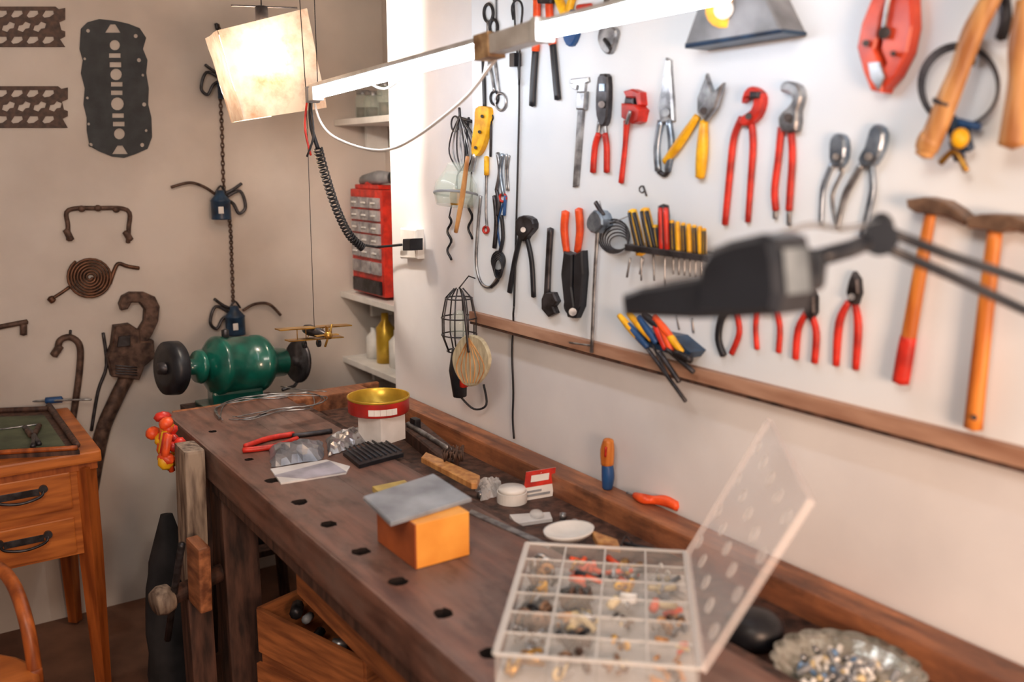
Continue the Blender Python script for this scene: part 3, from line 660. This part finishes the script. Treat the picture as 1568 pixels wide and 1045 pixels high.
tool('water_pump_pliers',[('p',[(1138,140),(1150,132),(1164,142),(1166,158),(1158,180),(1142,192),(1130,190),(1134,178),(1148,168),(1152,152),(1142,150),(1134,158)],RED,.016,0,2),('p',[(1146,140),(1160,140),(1160,150),(1146,152)],DST,.02,.002),('c',1146,178,5,DST,.022),('t',[(1136,180,6),(1124,210,6),(1118,260,6),(1110,344,5.5)],7,RED),('t',[(1150,180,6),(1153,220,6),(1150,270,5.5),(1145,340,5)],7,RED)])
tool('adjustable_joint_pliers',[('p',[(1194,130),(1204,124),(1220,130),(1226,148),(1220,170),(1218,200),(1196,202),(1190,180),(1204,165),(1212,152),(1206,142),(1195,140)],STEEL,.016,0,2),('c',1206,180,6,DST,.022),('t',[(1196,195,6),(1192,240,6),(1186,290,6),(1188,322,6)],6,RED),('t',[(1211,195,6),(1213,240,6),(1210,290,6),(1208,322,6)],6,RED),('t',[(1208,322),(1208,345)],4,STEEL),('t',[(1187,322),(1187,335)],4,STEEL)])
tool('combination_pliers',[('p',[(1270,212),(1282,204),(1292,214),(1292,240),(1284,256),(1270,252),(1268,232)],BSTEEL,.016,0,2),('c',1280,240,5,STEEL,.022),('t',[(1274,250),(1260,290),(1257,346)],4.5,BSTEEL),('t',[(1286,250),(1290,262),(1274,300),(1282,352)],3,STEEL)])
tool('slip_joint_pliers',[('p',[(1330,198),(1342,190),(1352,204),(1348,230),(1336,252),(1320,256),(1312,244),(1322,225)],BSTEEL,.016,0,2),('c',1330,240,6,STEEL,.022),('t',[(1320,250,6),(1298,290,6),(1288,320,5),(1282,350,5)],6,STEEL),('t',[(1334,250,6),(1336,290,6),(1328,330,6),(1320,362,6)],6,BSTEEL)])
tool('pipe_cutter',[('p',[(1338,-14),(1364,-14),(1350,20),(1344,50),(1338,74),(1346,94),(1354,110),(1348,142),(1332,138),(1320,108),(1311,72),(1318,36)],RORG,.03,0),('p',[(1362,-14),(1394,-14),(1396,40),(1388,80),(1370,116),(1352,136),(1346,120),(1356,96),(1348,76),(1352,40)],RORG,.024,.004),('p',[(1328,96),(1346,94),(1354,118),(1344,138),(1332,120)],STEEL,.004,.03),('c',1354,50,9,DST,.04),('c',1326,66,5,DST,.04),('c',1368,82,4,DST,.04),('t',[(1352,48),(1358,10),(1362,-10)],4,STEEL,.035)])
tool('gray_tape_dispenser',[('p',[(1082,-30),(1160,-30),(1196,46),(1047,70)],GRY,.06),('c',1108,14,26,YEL,.068),('c',1108,14,14,WHT,.074),('p',[(1047,66),(1196,44),(1196,50),(1047,74)],DBLUE,.062)])
b=B('wire_coil_hank')
for k in range(4): b.R(BD,1468+k,130+k,62-k*2,64-k*2,1.7,DST,off=.006+.004*k,n=36)
for p in ((1455,180),(1475,200),(1462,215)): b.T(BD,[p,(p[0]+8,p[1]+30)],9,DBLUE,off=.025)
b.T(BD,[(1440,250),(1462,232),(1480,262)],5,BRASS,off=.03); b.ell(P(BD,1470,212,.035),(.012,.012,.014),YEL); b.T(BD,[(1436,180),(1500,195)],6,BLUE,off=.02); b.done()
tool('turned_wood_awl_handle',[('t',[(1418,230,18),(1424,215,20),(1430,205,18),(1452,150,18),(1472,100,16),(1490,50,18),(1512,8,17),(1530,-30,14)],18,TWOOD,.05),('t',[(1419,228),(1415,238)],15,TWOOD,.05),('t',[(1445,160),(1447,155)],19.5,DST,.05),('t',[(1490,60),(1488,100)],6,DST,.01)])
tool('turned_wood_awl_handle',[('t',[(1550,222,22),(1555,180,20),(1560,120,16),(1564,70,20),(1574,0,18)],20,TWOOD,.05),('t',[(1536,-10),(1540,30),(1532,60)],10,DST,.015)])
tool('claw_hammer',[('t',[(1426,322,9),(1410,410,11),(1396,490,12),(1380,584,13)],11,OWOOD,.018),('t',[(1391,516,13),(1386,545,14),(1379,586,14)],14,RED,.018),('p',[(1386,306),(1412,302),(1440,308),(1462,322),(1480,340),(1474,346),(1446,332),(1428,330),(1400,326),(1388,318)],HAM,.034)])
tool('cross_peen_hammer',[('t',[(1524,352,12),(1512,450,13),(1500,560,14),(1490,656,15)],13,OWOOD,.02),('p',[(1476,333),(1500,328),(1545,330),(1580,345),(1580,362),(1545,352),(1530,358),(1505,352),(1480,350)],HAM,.036),('c',1492,640,4,DST,.045)])
tool('end_nippers',[('p',[(788,338),(800,330),(814,336),(816,350),(806,362),(800,370),(790,360)],DST,.016,0,2),('t',[(797,362),(788,400),(780,448)],4.5,BLK),('t',[(806,362),(814,400),(817,455)],4.5,BLK),('c',801,352,4,STEEL,.022)])
tool('adjustable_wrench',[('t',[(843,350,6),(840,400,5.5),(838,450,6)],6,DST),('p',[(832,448),(846,448),(852,462),(846,470),(850,480),(838,486),(828,474),(828,458)],DST,.014)])
tool('heavy_bolt_cutters',[('t',[(866,324,7),(864,352,7),(868,388,6)],7,ORG),('t',[(886,320,7),(888,352,7),(884,386,6)],7,ORG),('p',[(862,385),(875,390),(874,440),(878,470),(876,488),(868,486),(862,460),(858,420)],BLK,.02,0),('p',[(890,384),(878,390),(877,440),(880,488),(888,470),(892,420)],BLK,.018,0),('c',877,478,6,STEEL,.028),('r',877,468,12,14,2,BLK)])
tool('tee_bar_wrench',[('t',[(917,330,4),(911,420,3.2),(906,540,3.2)],3.4,STEEL,.02),('p',[(898,335),(908,322),(918,328),(922,345),(910,358),(898,350)],BSTEEL,.03,0,2),('t',[(912,310),(924,330)],4,DST,.02),('t',[(872,525),(907,530)],1.5,STEEL,.02)])
b=B('steel_wire_coil')
for k in range(6): b.R(BD,940+k*1.5,362+k*2,24-k*2,26-k*3,1.2,DST,off=.004+.004*k,n=24)
b.T(BD,[(918,308),(930,340),(965,330)],1,STEEL,off=.01); b.T(BD,[(985,285),(990,300)],1.5,DST); b.R(BD,983,290,4,5,1,DST); b.done()
b=B('screwdriver_rack')
b.pp(BD,[(956,374),(1084,392),(1084,402),(956,384)],DST,.055,0)
def drv(x0,y0,x1,y1,r,m1,m2=None,sh=None,off=.036):
    b.T(BD,[(x0,y0,r*.85),(x0+(x1-x0)*.3,y0+(y1-y0)*.3,r),(x1,y1,r)],r,m1,off=off)
    if m2:
        for s in (-.5,.35): b.T(BD,[(x0+s*r,y0+4,r*.42),(x1+s*r,y1-3,r*.42)],r*.4,m2,off=off+pxr(P(BD,x0,y0),r*.72))
    if sh: b.T(BD,[(x1,y1),(x1+sh[0],y1+sh[1])],1.5,STEEL,off=off)
drv(968,322,982,390,8,YEL,BLK,(0,40)); drv(987,320,1000,385,8.5,YEL,BLK,(2,45)); drv(1016,315,1018,388,9.5,BLK,RED,(0,50)); drv(1003,345,1008,390,5,YEL,BLK)
for k in range(6): drv(1029+k*8.5,338+k*1.8,1031+k*8.5,392+k,4.2,YEL,BLK if k%2==0 else None,(0,28))
drv(1078,350,1078,395,4,YEL,BLK)
b.T(BD,[(965,395),(960,425)],1.8,STEEL,off=.03); b.T(BD,[(985,395),(980,420)],1.8,STEEL,off=.03)
b.done()
b=B('chisel_rack')
b.pp(BD,[(975,505),(1030,516),(1058,540),(1050,550),(985,530)],DBLUE,.04,0)
for (x0,y0,x1,y1,m) in ((948,483,985,525,YEL),(962,480,998,520,YEL),(955,490,992,532,BLUE),(978,486,1005,525,BLUE),(1000,490,1020,535,RED),(1012,500,1030,540,ORG),(985,482,1008,500,BLK),(1002,485,1030,520,ORG),(1018,505,1045,540,YEL)):
    b.T(BD,[(x0,y0,4),((x0+x1)/2,(y0+y1)/2,6),(x1,y1,5)],6,m,off=.04)
for (x0,y0,x1,y1,w) in ((992,535,1050,615,3),(1010,540,1040,585,4),(1000,530,1030,590,2),(1022,535,1062,570,4),(1035,540,1058,552,6)):
    b.T(BD,[(x0,y0),(x1,y1)],w,DST,off=.045)
b.box(P(BD,1020,520,.02),(.04,.08,.02),DST); b.done()
tool('long_nose_screwdriver',[('t',[(1036,485),(1040,505)],1.6,STEEL),('t',[(1060,488),(1062,510)],2,STEEL)])
tool('curved_grip_cutter',[('t',[(1118,470),(1104,490),(1100,520),(1108,545)],6,BLK),('t',[(1128,480),(1132,510),(1120,542)],5,RED)])
tool('red_grip_pliers',[('t',[(1160,470),(1157,500),(1159,535)],4.5,RED),('t',[(1186,465),(1194,500),(1192,540)],5,RED),('p',[(1160,450),(1190,450),(1188,475),(1160,475)],STEEL,.014)])
tool('diagonal_cutters',[('p',[(1230,455),(1238,440),(1246,455),(1246,480),(1238,492),(1230,480)],DST,.014),('t',[(1234,480,5),(1222,505,6),(1218,550,6)],6,RED),('t',[(1242,480,5),(1250,510,6),(1247,556,6)],6,RED)])
tool('needle_nose_pliers',[('p',[(1298,430),(1304,416),(1312,428),(1314,450),(1308,468),(1298,464),(1294,448)],DST,.014),('c',1304,455,5,STEEL,.02),('t',[(1299,462,5),(1285,495,7),(1280,560,6)],6,RED),('t',[(1309,462,5),(1314,500,7),(1310,566,6)],6,RED)])
# ================= BENCH ITEMS
b=B('white_carton'); b.box((1.0,2.06,.887),(.085,.085,.072),PAPERW,rot=Euler((0,0,.3))); b.box((.985,2.016,.89),(.03,.002,.03),GRY,rot=Euler((0,0,.3)),bev=0); b.done()
b=B('round_cookie_tin')
c=Vector((1.0,2.075,.9235))
b.lathe(c,(0,0,1),[(0,0),(.076,0),(.0785,.003),(.0785,.036)],TINR,44)
b.lathe(c,(0,0,1),[(.0785,.036),(.0805,.038),(.0805,.042),(.078,.043),(.0765,.040),(.0765,.006),(0,.006)],TINY,44)
for a in range(-1,4): b.box(c+Vector((math.sin(-.5+a*.19)*.0788,-math.cos(-.5+a*.19)*.0788,.015)),(.0145,.001,.016),WHT,rot=Euler((0,0,-.5+a*.19)) ,bev=0)
b.done()
b=B('thin_wire_tangle')
for k in range(4):
    pts=[(345,640),(342,622),(375,610),(420,606),(470,604),(490,612),(478,622),(430,628),(380,640),(355,640)]
    b.T(BT,[(x+random.uniform(-12,12),y+random.uniform(-4,4)) for x,y in pts],.8,STEEL,off=.003+.002*k,n=6)
b.T(BT,[(430,592),(460,597),(500,600)],.8,STEEL,off=.004); b.done()
b=B('red_side_cutters'); b.T(BT,[(375,684),(410,672),(450,665)],4.5,RED,n=5); b.T(BT,[(372,690),(420,684),(455,672)],4.5,RED,n=5); b.T(BT,[(448,668),(480,664),(508,660)],4,DST,n=4); b.done()
def crumple(name,pl,poly4,h,m,nx=14,ny=10,bot=.002):
    b=B(name); vs=[];fs=[]
    a,c,d,e=[Vector(P(pl,*p,bot)) for p in poly4]
    for j in range(ny+1):
        for i in range(nx+1):
            s=i/nx;t=j/ny; p=(a*(1-s)+c*s)*(1-t)+(e*(1-s)+d*s)*t
            w=math.sin(math.pi*min(1,max(0,t)))**.6*math.sin(math.pi*min(1,max(0,s)))**.3
            p=p+Vector((random.uniform(-.003,.003),random.uniform(-.003,.003),h*w*(.8+random.uniform(-.2,.2)))); vs.append(p)
    for j in range(ny):
        for i in range(nx):
            q=j*(nx+1)+i; fs.append([q,q+1,q+nx+2,q+nx+1])
    b.add(vs,fs,m,False); return b
DFOIL=mat('wrapped_foil',(150,152,158),.35,.4,c2=(105,108,116),scale=18)
b=crumple('foil_roll',BT,[(412,684),(494,676),(495,704),(415,716)],.032,DFOIL,10,8); b.done(False)
b=crumple('crumpled_plastic_bag',BT,[(500,672),(558,656),(572,672),(502,700)],.030,FOIL); b.done(False)
b=B('paper_sheets'); b.pp(BT,[(414,718),(500,704),(536,714),(530,724),(430,740)],PAPERW,.004,bev=.0005); b.pp(BT,[(420,728),(505,706),(530,722),(470,732)],mat('printed_paper',(190,188,200),.6),.003,.004,bev=.0005); b.done()
b=B('ridged_rubber_block'); pg=[(525,692),(588,676),(618,694),(550,712)]; b.pp(BT,pg,BLK,.010,bev=.001)
for k in range(9):
    s=(k+.5)/9; x0=525+63*s;y0=692-16*s;x1=550+68*s;y1=712-18*s; b.T(BT,[(x0,y0-5),(x1,y1-5)],1.6,BLKSOFT,off=.011,n=2)
b.done()
TR=('Z',.8055)
b=B('wire_brush'); b.pp(BT,[(645,700),(652,692),(735,728),(730,740),(722,740)],TWOOD,.014,.0,bev=.002)
for i in range(90):
    q=P(BT,678+random.uniform(0,32),700+random.uniform(-6,8),.014); b.tube([q,q+Vector((random.uniform(-.004,.004),random.uniform(-.004,.004),.02))],.0015,RUST,4)
b.done()
b=B('hand_plane'); b.pp(TR,[(612,650),(640,640),(702,690),(695,706),(675,700)],DWOOD,.035,bev=.004); b.T(TR,[(625,650),(655,668),(690,690)],4,STEEL,off=.04); b.box(P(TR,636,650,.045),(.02,.03,.035),BLK,bev=.006); b.done()
b=B('wood_block'); b.box((.76,1.405,.8925),(.108,.15,.083),BLOCK,bev=.002); b.box((.7045,1.405,.8925),(.003,.149,.082),BLOCKD,bev=0); b.done()
b=B('grey_slab'); b.pp(('Z',.935),[(556,760),(664,725),(722,762),(598,800)],SLABM,.008,bev=.002); b.done()
b=B('sticky_note_pad'); b.pp(BT,[(570,745),(620,735),(640,750),(590,762)],mat('note_yellow',(225,195,110),.6),.012,bev=.001); b.done()
b=B('tape_roll')
q=P(TR,784,768,0); b.lathe(q,(0,0,1),[(.018,0),(.034,0),(.034,.024),(.018,.024),(.018,0)],WHT,28,False)
b.lathe(q+Vector((0,0,.0245)),(0,0,1),[(0,0),(.032,0),(.03,.008),(0,.009)],WHT,28)
b.done()
b=crumple('clear_packet',TR,[(722,742),(765,736),(772,756),(738,768)],.03,CLEAR2); b.done(False)
b=B('printed_seed_packet')
q0=P(TR,800,768,0); q1=P(TR,846,760,0); hgt=Vector((.018,.012,.062))
def pk(s,t,o=0): return q0.lerp(q1,s)+hgt*t+Vector((-.0008,-.001,.0))*o
for o,s0,s1,t0,t1,mm in ((0,0,1,0,1,WHT),(1,0,1,.45,1,RED),(2,.2,.8,.62,.85,WHT),(2,.1,.9,.12,.2,GRY),(2,.1,.6,.26,.33,GRY)):
    b.add([pk(s0,t0,o),pk(s1,t0,o),pk(s1,t1,o),pk(s0,t1,o)],[[0,1,2,3]],mm)
b.box((q0+q1)/2+hgt*.35+Vector((.013,.012,-.018)),(.04,.02,.008),WHT,rot=Euler((0,0,-.5)))
b.tube([(q0+q1)/2+hgt*.9,(q0+q1)/2+Vector((.045,.03,.0))],.002,WHT,6)
b.done(False)
b=B('blister_pack'); b.pp(TR,[(780,788),(842,784),(846,794),(790,802)],PAPERW,.008,bev=.001); b.ell(P(TR,822,788,.014),(.014,.018,.01),CLEAR2); b.done()
b=B('small_socket_bits')
for (x,y) in ((735,762),(748,790),(770,812),(862,796),(880,806)):
    q=P(TR,x,y,.0); b.lathe(q,(0,0,1),[(0,0),(.007,0),(.007,.014),(.004,.014),(.004,.008),(0,.008)],STEEL,14)
b.T(TR,[(740,775),(765,790),(800,812)],3,RUST,off=.004); b.done()
b=B('steel_ruler'); b.pp(BT,[(716,785),(722,780),(846,834),(840,840)],STEEL,.003,bev=.0005); b.done()
b=B('white_soap_dish'); q=P(BT,871,824,0); b.lathe(q,(0,0,1),[(0,.0),(.03,.0),(.046,.012),(.048,.018),(.044,.017),(.028,.006),(0,.005)],WHT,32,True,(1.1,.85,1)); b.done()
b=B('wood_offcut'); b.pp(BT,[(905,812),(945,826),(950,838),(915,830)],TWOOD,.012); b.T(BT,[(950,838),(958,822),(968,832)],1.2,BLK,off=.014); b.T(BT,[(955,832),(1000,842)],3,BLK,off=.006); b.done()
b=B('wood_chisel'); pw=('X',1.235); 
b.T(pw,[(932,674,8),(930,690,11),(930,712,10)],10,OWOOD,off=0); b.T(pw,[(930,712,9),(931,730,10),(930,748,8)],9,BLUE,off=0); b.T(pw,[(928,685),(927,700)],2,RED,off=.012); b.done()
b=B('orange_screwdriver'); b.T(('Z',.855),[(1038,776,8),(1020,768,9),(1000,766,7),(985,764,8),(972,759,5)],8,ORG,n=5); b.T(('Z',.855),[(975,760),(960,755)],2,STEEL,off=.006); b.done()
# organizer
b=B('plastic_parts_organizer')
A=Vector((.870,1.227)); u=Vector((.743,-.669)); v=Vector((-.669,-.743)); WW,LL=.272,.372; H=.042
ang=math.atan2(u.y,u.x); Ro=Euler((0,0,ang))
def og(s,t,z=0): q=A+u*s+v*t; return Vector((q.x,q.y,.851+z))
b.box(og(WW/2,LL/2,.002),(WW,LL,.002),CLEAR2,rot=Ro,bev=0)
nx,ny=4,6
for i in range(nx+1): b.box(og(WW*i/nx,LL/2,H/2+.003),(.0018,LL,H),CLEAR,rot=Ro,bev=0); b.box(og(WW*i/nx,LL/2,H+.003),(.003,LL,.002),CLEAR2,rot=Ro,bev=0)
for j in range(ny+1): b.box(og(WW/2,LL*j/ny,H/2+.003),(WW,.0018,H),CLEAR,rot=Ro,bev=0); b.box(og(WW/2,LL*j/ny,H+.003),(WW,.003,.002),CLEAR2,rot=Ro,bev=0)
for s,t,w,l in ((WW/2,0,WW,.006),(WW/2,LL,WW,.006),(0,LL/2,.006,LL),(WW,LL/2,.006,LL)): b.box(og(s,t,H+.004),(w+.004,l,.004),CLEAR2,rot=Ro,bev=.001)
cols=[STEEL,BRASS,SMALLB,RUST,DST,SMALLB,WHT,STEEL,BRASS,GRY,TWOOD,HAM,STEEL,ORG,BLK,YEL]
for i in range(nx):
    for j in range(ny):
        m1=random.choice(cols); m2=random.choice(cols); m4=random.choice(cols)
        if i==2 and j==1: m1=m2=YEL
        sz=random.uniform(.8,2.2)
        for k in range(random.choice((5,8,12,16,20))):
            q=og(WW*(i+random.uniform(.18,.82))/nx,LL*(j+random.uniform(.2,.8))/ny,random.uniform(.010,.030))
            d=Vector((random.uniform(-1,1),random.uniform(-1,1),random.uniform(-.3,.3))).normalized()*random.uniform(.004,.011)*sz
            mm=(m1,m2,m4)[k%3]
            if (i+j)%3==0: b.lathe(q,d,[(.0025*sz,0),(.006*sz,0),(.006*sz,.003),(.0025*sz,.003)],mm,10)
            else: b.tube([q-d,q+d],random.uniform(.002,.004)*sz,mm,6)
th=math.radians(63); ld=Vector((u.x*math.cos(th),u.y*math.cos(th),math.sin(th))); hv=Vector((v.x,v.y,0)); nn=ld.cross(hv).normalized(); ML=Matrix((ld,hv,nn)).transposed()
hc=og(WW,LL/2,H+.003)
b.box(hc+ld*WW/2,(WW,LL,.002),LIDM,rot=ML,bev=0)
for s,l in ((0,1),(1,1)): b.box(hc+ld*WW*s+nn*.005,(.003,LL,.010),LIDM,rot=ML,bev=0)
for t in (-.5,.5): b.box(hc+ld*WW/2+hv*LL*t+nn*.005,(WW,.003,.010),LIDM,rot=ML,bev=0)
for i in range(4):
    for j in range(5): b.lathe(hc+ld*WW*(.15+i*.23)+hv*LL*(-.4+.2*j),nn,[(.012,0),(.012,.003),(.0,.003)],CLEAR2,14,False)
b.done()
b=B('black_rubber_mallet_head'); q=P(('Z',.82),1155,970,0); b.lathe(q,(0,0,1),[(0,-.0145),(.04,-.0145),(.045,0),(.045,.02),(.03,.032),(.012,.036),(0,.036)],BLK,28); b.done()
b=B('ornate_silver_tray'); q=P(('Z',.815),1312,1035,0); q.x=1.078; q.z=.8095
prof=[(0,0),(.06,0),(.078,.004),(.09,.018),(.102,.03)]
vs=[];fs=[];sg=72
for r,h in prof+[(.102,.027),(.088,.013),(.06,-.004),(0,-.004)]:
    for k in range(sg):
        a=2*math.pi*k/sg; rr=r*(1+(.06*abs(math.sin(a*9)) if r>.085 else 0)); vs.append(q+Vector((rr*math.cos(a),rr*math.sin(a),h)))
n=len(prof)+4
for i in range(n-1):
    for k in range(sg): k2=(k+1)%sg; fs.append([i*sg+k,i*sg+k2,(i+1)*sg+k2,(i+1)*sg+k])
b.add(vs,fs,SILV,True)
for i in range(80):
    a=random.uniform(0,6.3); r=random.uniform(0,.07); b.tube([q+Vector((r*math.cos(a),r*math.sin(a),.008)),q+Vector((r*math.cos(a)+random.uniform(-.015,.015),r*math.sin(a)+random.uniform(-.015,.015),.02))],random.uniform(.003,.006),random.choice([STEEL,BLUEP,WHT,STEEL,STEEL,GRY,CLEAR2,CLEAR2,SMALLB]),6)
b.done()
# ================= MAGNIFIER LAMP
b=B('magnifier_lamp'); MP=('X',.64)
b.pp(MP,[(1066,410),(1082,382),(1110,370),(1160,358),(1180,366),(1188,400),(1192,450),(1184,484),(1120,488),(1062,484)],BLKSOFT,.048,-.048,bev=.007)
b.pp(MP,[(948,452),(975,442),(1070,424),(1120,438),(1120,488),(1060,489),(952,484)],BLKSOFT,.044,-.046,bev=.005)
tp=[P(MP,985,441,0),P(MP,1062,426,0)]
b.add([tp[0]+Vector((.010,0,.003)),tp[1]+Vector((.010,0,.003)),tp[1]+Vector((.038,0,.003)),tp[0]+Vector((.038,0,.003))],[[0,1,2,3]],LGREY)
t2=[P(MP,1186,382,0),P(MP,1192,452,0)]
b.add([t2[0]+Vector((.008,-.003,0)),t2[1]+Vector((.008,-.003,0)),t2[1]+Vector((.040,-.003,0)),t2[0]+Vector((.040,-.003,0))],[[0,1,2,3]],LGREY)  # grey panel paints the lit sheen on the head's side
def la(x,y,t): return at(x,y,t)
b.tube([la(1205,440,.86),la(1240,425,.87),la(1248,392,.88)],[.014,.016,.012],BLKSOFT,12)
b.tube([la(1240,398,.88),la(1300,382,.90),la(1350,362,.92)],.009,BLKSOFT,10)
b.cyl(la(1348,366,.90),la(1348,366,.96),.017,BLKSOFT)
b.ell(la(1348,352,.93),(.014,.014,.018),BLKSOFT)
b.tube([la(1352,352,.92),la(1450,390,.97),la(1600,440,1.03)],.0055,BLKSOFT,10)
b.tube([la(1348,375,.91),la(1450,420,.96),la(1600,490,1.02)],.0055,BLKSOFT,10)
b.tube([Vector(p) for p in cr([tuple(la(1190,360,.88)),tuple(la(1240,345,.89)),tuple(la(1290,350,.9)),tuple(la(1345,342,.92))],5)],.003,GRY,6)
e1=la(1600,440,1.03); e2=la(1600,490,1.02); hb=Vector((1.18,.33,1.33))
b.tube([e1,hb+Vector((0,0,.03))],.0055,BLKSOFT,8); b.tube([e2,hb],.0055,BLKSOFT,8)
b.tube([hb+Vector((0,0,.04)),Vector((1.20,.36,.86))],.009,BLKSOFT,8); b.cyl((1.215,.36,.855),(1.215,.36,.90),.022,BLKSOFT)
b.done()
# ================= LIGHTS
def area(name,loc,target,size,power,col):
    l=bpy.data.lights.new(name,'AREA'); l.energy=power; l.color=col; l.size=size; o=bpy.data.objects.new(name,l); o.location=loc
    o.rotation_euler=(Vector(target)-Vector(loc)).to_track_quat('-Z','Y').to_euler(); bpy.context.scene.collection.objects.link(o)
def point(name,loc,power,col,r=.03):
    l=bpy.data.lights.new(name,'POINT'); l.energy=power; l.color=col; l.shadow_soft_size=r; o=bpy.data.objects.new(name,l); o.location=loc; bpy.context.scene.collection.objects.link(o)
point('shade_bulb_light',mid,17,(1,.88,.76),.022)
area('warm_fill_light',(-.5,.2,2.5),(.6,2.6,.9),.7,28,(1,.88,.77))  # warm fill added to brighten the room, no lamp hangs here
area('warm_side_light',(.35,-.75,1.35),(1.27,.55,.9),.45,32,(1,.64,.44))
w=bpy.data.worlds.new('World'); bpy.context.scene.world=w; w.use_nodes=True; w.node_tree.nodes['Background'].inputs[0].default_value=(1,.91,.83,1); w.node_tree.nodes['Background'].inputs[1].default_value=.5
# ================= CAMERA
cd=bpy.data.cameras.new('camera'); co=bpy.data.objects.new('camera',cd); bpy.context.scene.collection.objects.link(co)
co.location=CAM; co.rotation_euler=(math.pi/2-PIT,0,-YAW); cd.sensor_width=36; cd.lens=F/1568*36
cd.dof.use_dof=True; cd.dof.focus_distance=2.45; cd.dof.aperture_fstop=2.2; cd.clip_start=.02
bpy.context.scene.camera=co
bpy.context.scene.view_settings.view_transform='Standard'
